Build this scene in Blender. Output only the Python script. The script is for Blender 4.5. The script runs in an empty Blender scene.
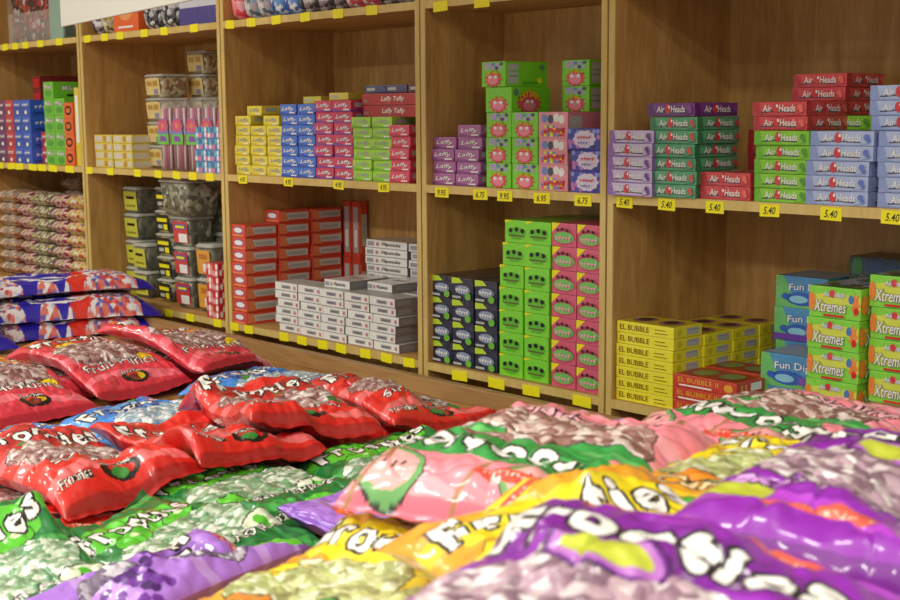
import bpy, bmesh, math, random
import numpy as np
from mathutils import Vector, Matrix
random.seed(7)
RNG = np.random.RandomState(11)
SC = bpy.context.scene
COL = SC.collection

# ------------------------------------------------------------------ camera
cam_data = bpy.data.cameras.new('camera')
cam = bpy.data.objects.new('camera', cam_data)
COL.objects.link(cam)
_yaw, _pitch, _roll = -0.8414, 0.1382, -0.0071
_f = Vector((math.sin(_yaw)*math.cos(_pitch), math.cos(_yaw)*math.cos(_pitch), -math.sin(_pitch)))
_r = Vector((math.cos(_yaw), -math.sin(_yaw), 0)); _u = _r.cross(_f)
_r2 = _r*math.cos(_roll) + _u*math.sin(_roll); _u2 = -_r*math.sin(_roll) + _u*math.cos(_roll)
cam.matrix_world = Matrix(((_r2.x, _u2.x, -_f.x, 2.8347), (_r2.y, _u2.y, -_f.y, -2.4309), (_r2.z, _u2.z, -_f.z, 0.192), (0, 0, 0, 1)))
cam_data.sensor_width = 36.0
cam_data.lens = 1330.07/900*36
cam_data.clip_start = 0.05
cam_data.dof.use_dof = True
cam_data.dof.focus_distance = 3.3
cam_data.dof.aperture_fstop = 8.0
SC.camera = cam
# ------------------------------------------------------------------ world, lights, exposure
w = bpy.data.worlds.new('world'); SC.world = w; w.use_nodes = True
w.node_tree.nodes['Background'].inputs[0].default_value = (1.0, 0.98, 0.93, 1)
w.node_tree.nodes['Background'].inputs[1].default_value = 0.52
SC.view_settings.view_transform = 'Standard'; SC.view_settings.look = 'None'
SC.view_settings.exposure = 0.3; SC.view_settings.gamma = 1.0
SC.view_settings.use_curve_mapping = False
def area(name, loc, rot, sx, sy, power, col=(1, .97, .87)):
    l = bpy.data.lights.new(name, 'AREA'); l.shape = 'RECTANGLE'; l.size = sx; l.size_y = sy; l.energy = power; l.color = col
    o = bpy.data.objects.new(name, l); o.location = loc; o.rotation_euler = rot; COL.objects.link(o); return o
LIGHT_ROWS = [(-2.4, -2.3), (0.0, -2.3), (2.4, -2.3), (-2.4, -4.4), (0.0, -4.4), (2.4, -4.4), (4.6, -3.2)]
for k, (lx, ly) in enumerate(LIGHT_ROWS):
    area('ceiling_lamp_light', (lx, ly, 1.66), (0, 0, 0), 1.25, 0.28, 26 if ly > -3 else 46)

# ------------------------------------------------------------------ helpers
def lin(c):
    return tuple(((x/12.92) if x <= .04045 else ((x+.055)/1.055)**2.4) for x in c)
def hexc(h):
    return tuple(int(h[i:i+2], 16)/255 for i in (0, 2, 4))
MATS = {}
def mat(name, col=None, rough=.5, coat=0., bump=None, metal=0., alpha=1., spec=.5, emit=0):
    if name in MATS: return MATS[name]
    m = bpy.data.materials.new(name); m.use_nodes = True
    nt = m.node_tree; b = nt.nodes['Principled BSDF']
    c = lin(hexc(col)) if isinstance(col, str) else lin(col)
    b.inputs['Base Color'].default_value = (*c, 1)
    b.inputs['Roughness'].default_value = rough
    b.inputs['Metallic'].default_value = metal
    b.inputs['Coat Weight'].default_value = coat
    b.inputs['Coat Roughness'].default_value = .12
    b.inputs['Specular IOR Level'].default_value = spec
    b.inputs['Alpha'].default_value = alpha
    if emit:
        b.inputs['Emission Color'].default_value = (*c, 1); b.inputs['Emission Strength'].default_value = emit
    # slight print and wrap variation so that no surface is one dead flat tone
    tc = nt.nodes.new('ShaderNodeTexCoord'); n = nt.nodes.new('ShaderNodeTexNoise'); n.inputs['Scale'].default_value = (bump or (40, 0))[0]
    n.inputs['Detail'].default_value = 3
    nt.links.new(tc.outputs['Object'], n.inputs['Vector'])
    mx = nt.nodes.new('ShaderNodeMix'); mx.data_type = 'RGBA'; mx.inputs['Factor'].default_value = .5
    mr = nt.nodes.new('ShaderNodeMapRange'); mr.inputs['To Min'].default_value = 0.0; mr.inputs['To Max'].default_value = .22
    nt.links.new(n.outputs['Fac'], mr.inputs['Value']); nt.links.new(mr.outputs['Result'], mx.inputs['Factor'])
    mx.inputs['A'].default_value = (*c, 1); mx.inputs['B'].default_value = (*[x*.72 for x in c], 1)
    nt.links.new(mx.outputs['Result'], b.inputs['Base Color'])
    if bump and bump[1]:
        bp = nt.nodes.new('ShaderNodeBump'); bp.inputs['Strength'].default_value = bump[1]; bp.inputs['Distance'].default_value = .004
        nt.links.new(n.outputs['Fac'], bp.inputs['Height']); nt.links.new(bp.outputs['Normal'], b.inputs['Normal'])
        if coat:      # loose shrink wrap over the carton
            n3 = nt.nodes.new('ShaderNodeTexNoise'); n3.inputs['Scale'].default_value = 55; n3.inputs['Detail'].default_value = 3; n3.inputs['Distortion'].default_value = 1.5
            oi = nt.nodes.new('ShaderNodeObjectInfo'); va = nt.nodes.new('ShaderNodeVectorMath'); va.operation = 'ADD'
            nt.links.new(tc.outputs['Object'], va.inputs[0]); nt.links.new(oi.outputs['Location'], va.inputs[1]); nt.links.new(va.outputs[0], n3.inputs['Vector'])
            b3 = nt.nodes.new('ShaderNodeBump'); b3.inputs['Strength'].default_value = .9; b3.inputs['Distance'].default_value = .012
            nt.links.new(n3.outputs['Fac'], b3.inputs['Height']); nt.links.new(b3.outputs['Normal'], b.inputs['Coat Normal'])
            b.inputs['Coat Roughness'].default_value = .22
    MATS[name] = m; return m
def wood(name, c1, c2, scale=(1, 1, 1), rough=.45, bumps=.08):
    m = bpy.data.materials.new(name); m.use_nodes = True; nt = m.node_tree; b = nt.nodes['Principled BSDF']
    tc = nt.nodes.new('ShaderNodeTexCoord'); mp = nt.nodes.new('ShaderNodeMapping'); mp.inputs['Scale'].default_value = scale
    nt.links.new(tc.outputs['Object'], mp.inputs['Vector'])
    n1 = nt.nodes.new('ShaderNodeTexNoise'); n1.inputs['Scale'].default_value = 7; n1.inputs['Detail'].default_value = 5; n1.inputs['Distortion'].default_value = 1.2
    n2 = nt.nodes.new('ShaderNodeTexNoise'); n2.inputs['Scale'].default_value = 45; n2.inputs['Detail'].default_value = 6
    nt.links.new(mp.outputs[0], n1.inputs['Vector']); nt.links.new(mp.outputs[0], n2.inputs['Vector'])
    ad = nt.nodes.new('ShaderNodeMath'); ad.operation = 'ADD'
    h = nt.nodes.new('ShaderNodeMath'); h.operation = 'MULTIPLY'; h.inputs[1].default_value = .45
    nt.links.new(n2.outputs['Fac'], h.inputs[0]); nt.links.new(n1.outputs['Fac'], ad.inputs[0]); nt.links.new(h.outputs[0], ad.inputs[1])
    r = nt.nodes.new('ShaderNodeValToRGB'); r.color_ramp.elements[0].position = .5; r.color_ramp.elements[1].position = .92
    r.color_ramp.elements[0].color = (*lin(hexc(c1)), 1); r.color_ramp.elements[1].color = (*lin(hexc(c2)), 1)
    nt.links.new(ad.outputs[0], r.inputs['Fac']); nt.links.new(r.outputs['Color'], b.inputs['Base Color'])
    b.inputs['Roughness'].default_value = rough
    bp = nt.nodes.new('ShaderNodeBump'); bp.inputs['Strength'].default_value = bumps; bp.inputs['Distance'].default_value = .003
    nt.links.new(n2.outputs['Fac'], bp.inputs['Height']); nt.links.new(bp.outputs['Normal'], b.inputs['Normal'])
    MATS[name] = m; return m
def candy(name, cols, scale=40, rough=.3, bump=.6):
    """wrapped pieces of several colours, procedural"""
    if name in MATS: return MATS[name]
    m = bpy.data.materials.new(name); m.use_nodes = True; nt = m.node_tree; b = nt.nodes['Principled BSDF']
    tc = nt.nodes.new('ShaderNodeTexCoord'); v = nt.nodes.new('ShaderNodeTexVoronoi'); v.inputs['Scale'].default_value = scale
    nt.links.new(tc.outputs['Object'], v.inputs['Vector'])
    sp = nt.nodes.new('ShaderNodeSeparateColor'); nt.links.new(v.outputs['Color'], sp.inputs[0])
    r = nt.nodes.new('ShaderNodeValToRGB'); r.color_ramp.interpolation = 'CONSTANT'
    e = r.color_ramp.elements
    while len(e) < len(cols): e.new(.5)
    for i, c in enumerate(cols):
        e[i].position = i/len(cols); e[i].color = (*lin(hexc(c)), 1)
    nt.links.new(sp.outputs[0], r.inputs['Fac']); nt.links.new(r.outputs['Color'], b.inputs['Base Color'])
    b.inputs['Roughness'].default_value = rough
    bp = nt.nodes.new('ShaderNodeBump'); bp.inputs['Strength'].default_value = bump; bp.inputs['Distance'].default_value = .006; bp.invert = True
    nt.links.new(v.outputs['Distance'], bp.inputs['Height']); nt.links.new(bp.outputs['Normal'], b.inputs['Normal'])
    MATS[name] = m; return m

def smooth(me, on=True):
    me.polygons.foreach_set('use_smooth', [on]*len(me.polygons))
class MB:
    """collects polygons with materials; build() links ONE mesh object"""
    def __init__(s): s.v = []; s.f = []; s.m = []; s.mats = []
    def mi(s, m):
        if m not in s.mats: s.mats.append(m)
        return s.mats.index(m)
    def poly(s, pts, m, faces=None):
        o = len(s.v); s.v += [tuple(p) for p in pts]
        k = s.mi(m)
        for f in (faces or [list(range(len(pts)))]):
            s.f.append([o+i for i in f]); s.m.append(k)
    def box(s, x0, x1, y0, y1, z0, z1, m, bev=0.0):
        if bev <= 0:
            p = [(x0, y0, z0), (x1, y0, z0), (x1, y1, z0), (x0, y1, z0), (x0, y0, z1), (x1, y0, z1), (x1, y1, z1), (x0, y1, z1)]
            s.poly(p, m, [[0, 3, 2, 1], [4, 5, 6, 7], [0, 1, 5, 4], [1, 2, 6, 5], [2, 3, 7, 6], [3, 0, 4, 7]]); return
        bm = bmesh.new(); bmesh.ops.create_cube(bm, size=1)
        for v in bm.verts: v.co = Vector(((x0+x1)/2+v.co.x*(x1-x0), (y0+y1)/2+v.co.y*(y1-y0), (z0+z1)/2+v.co.z*(z1-z0)))
        bmesh.ops.bevel(bm, geom=bm.edges[:], offset=bev, segments=2, affect='EDGES', profile=.6)
        s.bm(bm, m); bm.free()
    def bm(s, bm, m):
        bm.verts.ensure_lookup_table(); bm.verts.index_update()
        s.poly([v.co[:] for v in bm.verts], m, [[v.index for v in f.verts] for f in bm.faces])
    def build(s, name, parent=None, sm=False, loc=None, rotz=0):
        me = bpy.data.meshes.new(name); me.from_pydata(s.v, [], s.f)
        for m in s.mats: me.materials.append(m)
        me.polygons.foreach_set('material_index', s.m)
        if sm: smooth(me)
        me.update(); o = bpy.data.objects.new(name, me); COL.objects.link(o)
        if parent: o.parent = parent
        if loc: o.location = loc
        o.rotation_euler.z = rotz
        return o
def tag(o, label=None, cat=None, group=None, kind=None):
    if label:
        for cut in (' of the stack', ' the ', ' a ', ' of '):
            if len(label.split()) > 16: label = label.replace(cut, ' ') if cut != ' of the stack' else label.replace(cut, '')
        o['label'] = label
    if cat: o['category'] = cat
    if group: o['group'] = group
    if kind: o['kind'] = kind
    return o
def empty(name, loc, rotz=0):
    o = bpy.data.objects.new(name, None); o.empty_display_size = .05; COL.objects.link(o); o.location = loc; o.rotation_euler.z = rotz; return o
def copy_tree(o, parent=None):
    c = o.copy(); COL.objects.link(c); c.parent = parent
    for ch in list(o.children): copy_tree(ch, c)
    return c

# text as flat meshes (built-in font), normalised to a height of one cap letter
_TC = {}
def text2d(s, off=0.0, shear=0.0, res=2, sp=1.0):
    key = (s, off, shear, res, sp)
    if key in _TC: return _TC[key]
    cu = bpy.data.curves.new('t', 'FONT'); cu.body = s; cu.size = 1; cu.offset = off; cu.shear = shear; cu.resolution_u = res; cu.space_character = sp
    o = bpy.data.objects.new('t', cu); COL.objects.link(o)
    dg = bpy.context.evaluated_depsgraph_get(); me = bpy.data.meshes.new_from_object(o.evaluated_get(dg))
    v = np.array([x.co[:2] for x in me.vertices]).reshape(-1, 2); f = [list(p.vertices) for p in me.polygons]
    cnt = {}
    for p in me.polygons:
        for a, b in p.edge_keys: cnt[(a, b)] = cnt.get((a, b), 0)+1
    e = np.array([k for k, n in cnt.items() if n == 1])
    bpy.data.objects.remove(o); bpy.data.curves.remove(cu); bpy.data.meshes.remove(me)
    _TC[key] = (v, f, e); return _TC[key]

# ------------------------------------------------------------------ shared materials
W_PLY = wood('oak_plywood', 'a97c3e', 'cfa260', (2.2, 2.2, .35), .5)
W_EDGE = wood('light_edge_banding', 'c6a85c', 'd8be78', (3, 3, .5), .5)
W_SHELF = wood('oak_shelf', 'a67a40', 'c89c5c', (.4, 2.5, 2.5), .5)
W_TABLE = wood('table_veneer', '9a6c36', 'c4965a', (.35, 3.2, 2), .32)
W_LIP = wood('table_rail_wood', '86633a', 'a98452', (.3, 3, 3), .45)
WHITE = mat('print_white', 'f2f2ee', .4); BLACK = mat('print_black', '161214', .4); YEL = mat('tag_yellow', 'f6ea10', .55)
INK = mat('tag_ink', '33351c', .6); GREYP = mat('print_grey', 'b9bcb8', .4); REDP = mat('print_red', 'd3202c', .35)

# ------------------------------------------------------------------ setting
fl = MB(); fl.box(-5.5, 6.5, -6, 1.2, -1.34, -1.3, mat('vinyl_floor', 'b9b2a2', .35)); tag(fl.build('floor'), kind='structure')
wl = MB(); wl.box(-5.5, 6.5, .62, .72, -1.3, 1.75, mat('painted_wall', 'cfc8b6', .7)); tag(wl.build('wall_back'), kind='structure')
wv = MB(); wv.box(-5.6, -5.5, -6, .72, -1.3, 1.75, mat('painted_wall', 'cfc8b6', .7)); tag(wv.build('wall_left'), kind='structure')
cl = MB(); cl.box(-5.5, 6.5, -6, .72, 1.75, 1.8, mat('ceiling_tile', 'dcdad2', .8)); tag(cl.build('ceiling'), kind='structure')

# ------------------------------------------------------------------ shelving units
S0, S1, S2 = .503, 0.0, -.503
T = .018
UNITS = [(-3.05, -2.035, .46), (-2.028, -1.022, .46), (-1.016, -.004, .46), (.002, .684, .31), (.69, 1.705, .46)]
UL = ['oak shelving unit at the far left end of the row, stocked with small bright boxes and pink bags',
      'oak shelving unit second from the left, holding clear tubs and hanging bags of pink candy sticks',
      'oak shelving unit in the middle, with chewy taffy boxes above and white flat boxes below',
      'narrow oak shelving unit between the middle and right ones, with lime and pink boxes',
      'oak shelving unit at the right, the nearest, with flat flat taffy boxes on its middle shelf']
for (x0, x1, d), lab in zip(UNITS, UL):
    u = empty('shelving_unit', (x0, 0, -1.3)); tag(u, lab, 'shelf', 'oak shelving units standing side by side')
    def part(name, a, sm=False):
        m = MB()
        for q in a: m.box(*q)
        o = m.build(name, u); o.location = (-x0, 0, 1.3); return o
    for s in (0, 1):
        a, b = (x0, x0+T) if s == 0 else (x1-T, x1)
        part('side_panel', [(a, b, .003, d, -1.3, 1.02, W_PLY), (a, b, -.001, .003, -1.3, 1.02, W_EDGE)])
    part('back_panel', [(x0+T, x1-T, d-.008, d, -1.2, 1.02, W_PLY)])
    for z in (S0, S1, S2):
        part('shelf', [(x0+T, x1-T, .003, d-.008, z-.022, z, W_SHELF), (x0+T, x1-T, -.001, .003, z-.022, z, W_EDGE)])
    part('top_panel', [(x0+T, x1-T, 0, d-.008, 1.0, 1.02, W_PLY)])
    part('bottom_panel', [(x0+T, x1-T, .003, d-.008, -1.18, -1.16, W_SHELF)])
    part('kick_board', [(x0+T, x1-T, .05, .068, -1.3, -1.18, W_PLY)])

# ------------------------------------------------------------------ printed boxes
def place_text(mb, s, cx, cy, wd, ht, m, mp, lay, off=.0, shear=0., curve=0.):
    v, f, e = text2d(s, 0, shear); lo, hi = v.min(0), v.max(0); c = (lo+hi)/2; k = np.array([wd, ht])/(hi-lo)
    v2, f2, e2 = (v, f, e) if not off else text2d(s, off, shear)
    q = (v2-c)*k + np.array([cx, cy])
    if curve: q[:, 1] -= curve*((q[:, 0]-cx)/(wd/2))**2
    mb.poly([mp(a, b, lay) for a, b in q], m, f2)
def decals(mb, face, w, d, h, items):
    """items are (kind, ...) in fractions of the face"""
    if face == 'front': fw, fh, mp = w, h, lambda a, b, l: (a-w/2, -.00045*l, b)
    elif face == 'right': fw, fh, mp = d, h, lambda a, b, l: (w/2+.00045*l, a, b)
    elif face == 'left': fw, fh, mp = d, h, lambda a, b, l: (-w/2-.00045*l, d-a, b)
    else: fw, fh, mp = w, d, lambda a, b, l: (a-w/2, b, h+.00045*l)
    for i, it in enumerate(items):
        k, l = it[0], i+1
        if k == 'rect':
            _, x0, y0, x1, y1, m = it
            mb.poly([mp(x0*fw, y0*fh, l), mp(x1*fw, y0*fh, l), mp(x1*fw, y1*fh, l), mp(x0*fw, y1*fh, l)], m)
        elif k == 'poly':
            mb.poly([mp(a*fw, b*fh, l) for a, b in it[1]], it[2])
        elif k == 'ell':
            _, cx, cy, rx, ry, m = it
            mb.poly([mp((cx+rx*math.cos(t*math.tau/20))*fw, (cy+ry*math.sin(t*math.tau/20))*fh, l) for t in range(20)], m)
        elif k == 'burst':
            _, cx, cy, rx, ry, n, inn, m = it
            pts = [(cx+rx*(1 if t % 2 == 0 else inn)*math.cos(t*math.pi/n), cy+ry*(1 if t % 2 == 0 else inn)*math.sin(t*math.pi/n)) for t in range(2*n)]
            o = [mp(cx*fw, cy*fh, l)]+[mp(a*fw, b*fh, l) for a, b in pts]
            mb.poly(o, m, [[0, j+1, (j+1) % (2*n)+1] for j in range(2*n)])
        elif k == 'text':
            _, s, cx, cy, tw, th, m = it[:7]; ol = it[7] if len(it) > 7 else None; sh = it[8] if len(it) > 8 else 0; cv = it[9] if len(it) > 9 else 0
            if ol: place_text(mb, s, cx*fw, cy*fh, tw*fw, th*fh, ol, mp, l, .045, sh, cv*fh)
            place_text(mb, s, cx*fw, cy*fh, tw*fw, th*fh, m, mp, l+.5, .012, sh, cv*fh)
        elif k == 'bits':      # a cut-out showing wrapped pieces
            _, x0, y0, x1, y1, nx, ny, ms, sd = it
            rr = random.Random(sd)
            for a in range(nx):
                for b in range(ny):
                    cx = x0+(a+.5+rr.uniform(-.15, .15))*(x1-x0)/nx; cy = y0+(b+.5+rr.uniform(-.15, .15))*(y1-y0)/ny
                    rx, ry = (x1-x0)/nx*.52, (y1-y0)/ny*.55; mm = rr.choice(ms)
                    mb.poly([mp((cx+rx*math.cos(t*math.tau/8))*fw, (cy+ry*math.sin(t*math.tau/8))*fh, l+rr.random()*.6) for t in range(8)], mm)
def boxtpl(name, w, d, h, base, front=(), right=(), top=(), bev=.0015):
    """carton with its foot at z=0 and its front at y=0, centred on x"""
    mb = MB(); mb.box(-w/2, w/2, 0, d, 0, h, base, bev)
    decals(mb, 'front', w, d, h, front); decals(mb, 'right', w, d, h, right); decals(mb, 'left', w, d, h, right); decals(mb, 'top', w, d, h, top)
    # end-flap seam on the front edge
    o = mb.build(name); o['_d'] = (w, d, h); return o
TPL = []
ORD = ['lowest', 'second', 'third', 'fourth', 'fifth', 'sixth', 'seventh', 'eighth', 'ninth', 'tenth', 'eleventh', 'twelfth']
def ordn(i, n):
    if n == 1: return ''
    if i == 0: return 'bottom one'
    if i == n-1: return 'top one'
    return ORD[i]+' from the bottom'
_used = {}
def put(tpl, x, y, z, label, cat, group, rz=0., name=None):
    first = tpl.name not in _used
    if first: _used[tpl.name] = 1; o = tpl
    else: o = copy_tree(tpl)
    o.location = (x, y, z); o.rotation_euler.z = rz
    tag(o, label, cat, group); return o
def stack(tpl, dim, x, y, z, n, desc, place, cat, group, jit=.0025, rj=.8, rz=0, gap=.0006, shifts=None):
    """n cartons one on another; (x,y) = front centre"""
    for i in range(n):
        dx = random.uniform(-jit, jit)+(shifts[i] if shifts else 0); dy = abs(random.uniform(0, jit))*1.5
        lab = '%s, %s %s' % (desc, (ordn(i, n)+' of the stack') if n > 1 else '', place)
        put(tpl, x+dx, y+dy, z+i*(dim[2]+gap), ' '.join(lab.split()).replace(' ,', ','), cat, group, math.radians(rz+random.uniform(-rj, rj)))

BLACKISH = mat('print_shadow', '4a4a5a', .4)
def M(name, col, rough=.35, coat=.8): return mat(name, col, rough, coat, (30, .25))
# ---- flat flat taffy cartons
def scrib(cx, cy, wd, ht, m, n=5):
    r = []
    for i in range(n):
        x = cx-wd/2+(i+.5)*wd/n; hh = ht*(.5+.5*((i*37) % 10)/10)
        r += [('poly', [(x-wd/n*.38, cy-ht/2), (x-wd/n*.1, cy-ht/2), (x+wd/n*.3, cy-ht/2+hh), (x+wd/n*.02, cy-ht/2+hh)], m), ('rect', x-wd/n*.4, cy-ht*.12, x+wd/n*.4, cy+ht*.08, m)]
    return r
def airheads(name, base, dark, dim=(.136, .158, .0302), accent='e04a4a'):
    bm_, dk = M(name+'_film', base), M(name+'_film_deep', dark)
    fr = [('poly', [(0, 0), (.16, 0), (.1, 1), (0, 1)], dk), ('poly', [(.1, .12), (.75, .05), (.98, .3), (.95, .12), (.7, 0), (.2, 0)], dk), 
          ('poly', [(.16, .2), (.4, .28), (.8, .2), (.8, .3), (.4, .38), (.16, .3)], BLACKISH), ('text', 'Air', .29, .54, .17, .46, WHITE, None, .1), ('text', 'Heads', .66, .54, .3, .48, WHITE, None, .1),
          ('ell', .45, .56, .055, .36, M('balloon_red', 'd8343c')), ('ell', .48, .7, .02, .12, WHITE), ('ell', .9, .6, .045, .2, M('fruit_accent_'+name, accent)), ('ell', .93, .38, .035, .14, M('fruit_accent_'+name, accent))]
    tp = [('rect', .05, .08, .95, .92, dk), ('text', 'Air Heads', .5, .55, .7, .3, WHITE), ('ell', .5, .55, .05, .2, M('balloon_red', 'd8343c'))]
    return boxtpl(name, *dim, bm_, fr, fr, tp), dim
AH_LAV = airheads('grape_flat_taffy_box', 'd2c2e4', '9468b4', accent='6c3a92')
AH_GRN = airheads('green_flat_taffy_box', '58aa7a', '2a7c50', accent='d8504c')
AH_PUR = airheads('purple_flat_taffy_box', '7a3a8c', '5a226e', accent='8c4aa0')
AH_RED = airheads('red_flat_taffy_box', 'dc464c', 'bc2c36', accent='f07060')
AH_LIM = airheads('lime_flat_taffy_box', '8fd62c', '6cc01e', accent='4f9e1e')
AH_BLU = airheads('light_blue_flat_taffy_box', 'b6c4ea', '90a2d8', (.147, .165, .0302), accent='5a78c8')
AH_PNK = airheads('pink_flat_taffy_box', 'ef8f9f', 'dd6679', (.14, .16, .032), accent='d43a54')
GA = 'flat flat taffy cartons on the middle shelf of the right unit'
stack(*AH_LAV, .775, -.02, S1, 5, 'lavender flat taffy box', 'at the left end of the right unit', 'candy box', GA, .004)
stack(*AH_GRN, .893, -.012, S1, 6, 'dark green flat taffy box', 'beside the lavender boxes', 'candy box', GA, .005)
stack(*AH_PUR, .891, -.012, S1+6*.0309, 1, 'deep purple flat taffy box lying on top of the dark green stack', '', 'candy box', GA)
stack(*AH_RED, 1.028, .006, S1, 2, 'red flat taffy box', 'at the shelf edge in front of the lime and green stacks', 'candy box', GA)
stack(*AH_RED, 1.026, .19, S1, 5, 'red flat taffy box', 'half hidden right behind the dark green stack', 'candy box', GA)
stack(*AH_LIM, 1.168, .012, S1, 5, 'lime green flat taffy box', 'of five next to the light blue ones', 'candy box', GA, .004)
stack(*AH_RED, 1.15, .03, S1+5*.0309, 2, 'red flat taffy box', 'of two sitting on the lime green boxes', 'candy box', GA)
stack(*AH_BLU, 1.311, .012, S1, 5, 'light blue flat taffy box', 'in the front stack at the right', 'candy box', GA, .006)
stack(*AH_LIM, 1.21, .19, S1, 6, 'lime green flat taffy box', 'deep in the shelf behind the light blue stack', 'candy box', GA)
stack(*AH_RED, 1.135, .2, S1+6*.0309+.001, 3, 'red flat taffy box', 'of three high up at the back of the shelf', 'candy box', GA, 0.003)
stack(*AH_BLU, 1.47, .022, S1, 5, 'light blue flat taffy box', 'in the stack at the right edge of the photo', 'candy box', GA, .004)
stack(*AH_BLU, 1.415, .075, S1+5*.0309, 3, 'light blue flat taffy box', 'in the upper tier of light blue boxes', 'candy box', GA, .003)
stack(*AH_BLU, 1.53, .13, S1+8*.0309, 2, 'light blue flat taffy box', 'in the very top tier at the right edge', 'candy box', GA, .003)

# ---- narrow unit, middle shelf
def small(name, base, dark, word, dim, wc=WHITE, ol=None, side=True, extra=()):
    b, dk = M(name+'_print', base), M(name+'_print_deep', dark)
    fr = [('poly', [(0, 0), (1, 0), (1, .25), (.6, .12), (0, .3)], dk), *extra, ('text', word, .5, .56, .74, .42, wc, ol or dk, .25, .08), ('rect', .6, .12, .92, .24, WHITE)]
    sd = [('rect', .0, .0, 1, .22, dk), ('rect', .1, .4, .42, .8, GREYP), ('text', word, .7, .55, .42, .36, wc, ol or dk, .25)]
    return boxtpl(name, *dim, b, fr, sd if side else (), [('text', word, .5, .5, .7, .4, wc, dk)]), dim
GRAPE = small('grape_chewy_taffy_box', 'b267a8', '8c3f86', 'Laffy', (.092, .14, .0325))
G3 = 'small cartons on the middle shelf of the narrow unit'
stack(*GRAPE, .066, .02, S1, 4, 'mauve grape taffy box', 'at the left end of the narrow unit', 'candy box', G3, .004)
stack(*GRAPE, .166, .018, S1, 5, 'mauve grape taffy box', 'of five leaning beside the lime boxes', 'candy box', G3, .006, 2)
CB_G, CB_S = M('crybaby_lime', '7edc25'), M('crybaby_lime_deep', '58b81a')
PINKF = M('crybaby_face_pink', 'ee4f74'); BALL = [WHITE, M('ball_blue', '6a8fd0'), GREYP, M('ball_dark', '3d4a5e'), M('ball_lilac', 'b8a8d8')]
cbf = [('bits', .12, .68, .88, .95, 5, 2, BALL, 3), ('burst', .5, .3, .4, .36, 11, .7, REDP), ('burst', .5, .3, .36, .31, 11, .72, PINKF), ('ell', .5, .26, .22, .18, M('crybaby_tongue', 'f48aa0')), ('ell', .38, .38, .07, .07, WHITE), ('ell', .62, .38, .07, .07, WHITE),
       ('text', 'CRY BABY', .5, .56, .5, .1, YEL, REDP, 0, .08)]
cbr = [('rect', .06, .12, .3, .9, GREYP), ('rect', .08, .6, .28, .64, CB_S), ('rect', .08, .4, .28, .44, CB_S), ('ell', .86, .78, .07, .1, mat('crybaby_seal', '5f8f70', .4)), ('ell', .8, .25, .06, .12, YEL), ('poly', [(.4, .1), (.75, .1), (.75, .2), (.4, .2)], CB_S)]
CB = (boxtpl('sour_gum_box', .094, .15, .0655, CB_G, cbf, cbr, [('burst', .5, .5, .3, .3, 11, .7, PINKF)]), (.094, .15, .0655))
cbl = [('ell', .12, .78, .07, .15, mat('crybaby_seal', '5f8f70', .4)), ('burst', .45, .38, .34, .5, 14, .72, REDP), ('burst', .45, .36, .3, .42, 14, .74, PINKF), ('ell', .45, .26, .16, .22, M('crybaby_tongue', 'f48aa0')), ('ell', .39, .42, .04, .07, WHITE), ('ell', .51, .42, .04, .07, WHITE), ('text', 'CRY BABY', .45, .74, .5, .26, YEL, REDP, 0, .22)]
CBW = (boxtpl('wide_sour_gum_box', .094, .15, .0655, CB_G, cbf[1:], cbl, ()), (.094, .15, .0655))
PB = M('extreme_pink', 'ee9aa8')
pk = [('rect', 0, 0, 1, 1, PB), ('bits', .1, .6, .9, .92, 4, 1, BALL, 9), ('bits', .08, .06, .92, .5, 8, 4, [PB, M('ball_blue', '6a8fd0'), YEL, REDP, PB, PINKF], 5), *scrib(.5, .3, .7, .2, REDP)]
PK = (boxtpl('pink_bubble_gum_box', .1, .14, .0655, M('gum_box_pink', 'e08294'), pk, [('rect', .05, .15, .38, .85, GREYP), ('rect', .07, .5, .36, .54, PB), ('rect', .45, .2, .9, .3, PB)]), (.1, .14, .0655))
BV = M('blue_violet', '3a3fae')
bv = [('bits', .02, .05, .98, .95, 8, 4, [BV, BV, M('bv_dark', '2b2c86'), M('bv_pink', 'c070c0'), BV, M('bv_light', '8a90e0')], 6), ('burst', .52, .5, .36, .44, 10, .86, M('bv_cream', 'ddd2ea')), *scrib(.52, .6, .46, .2, REDP), *scrib(.52, .34, .34, .16, BV, 4)]
BVB = (boxtpl('blue_gum_box', .108, .14, .052, BV, bv, bv), (.108, .14, .052))
stack(*CB, .288, .02, S1, 3, 'lime sour gum box', 'in the column next to the mauve boxes', 'candy box', G3, .001)
stack(*CB, .386, .02, S1, 3, 'lime sour gum box', 'in the column next to the pink gum boxes', 'candy box', G3, .001)
stack(*CBW, .289, .018, S1+3*.0661, 1, 'lime sour gum box showing a large red burst on its long side, fourth in its column', '', 'candy box', G3, .001, .3, 2)
stack(*CB, .275, .014, S1+4*.0661, 1, 'lime sour gum box on the very top of the tall front column', '', 'candy box', G3, .001, .3, -2)
stack(*PK, .487, .02, S1, 3, 'pink bubble gum box', 'between the lime and the blue boxes', 'candy box', G3, .001)
stack(*BVB, .61, .004, S1, 3, 'blue violet gum box', 'at the right side of the narrow unit', 'candy box', G3, .005, 1)
stack(*PK, .545, .165, S1, 3, 'pink bubble gum box', 'at the back behind the blue violet boxes', 'candy box', G3, .001)
stack(*CB, .462, .128, S1+3*.0661, 2, 'lime sour gum box', 'of two up on the pink boxes at back', 'candy box', G3, .001)

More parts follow.
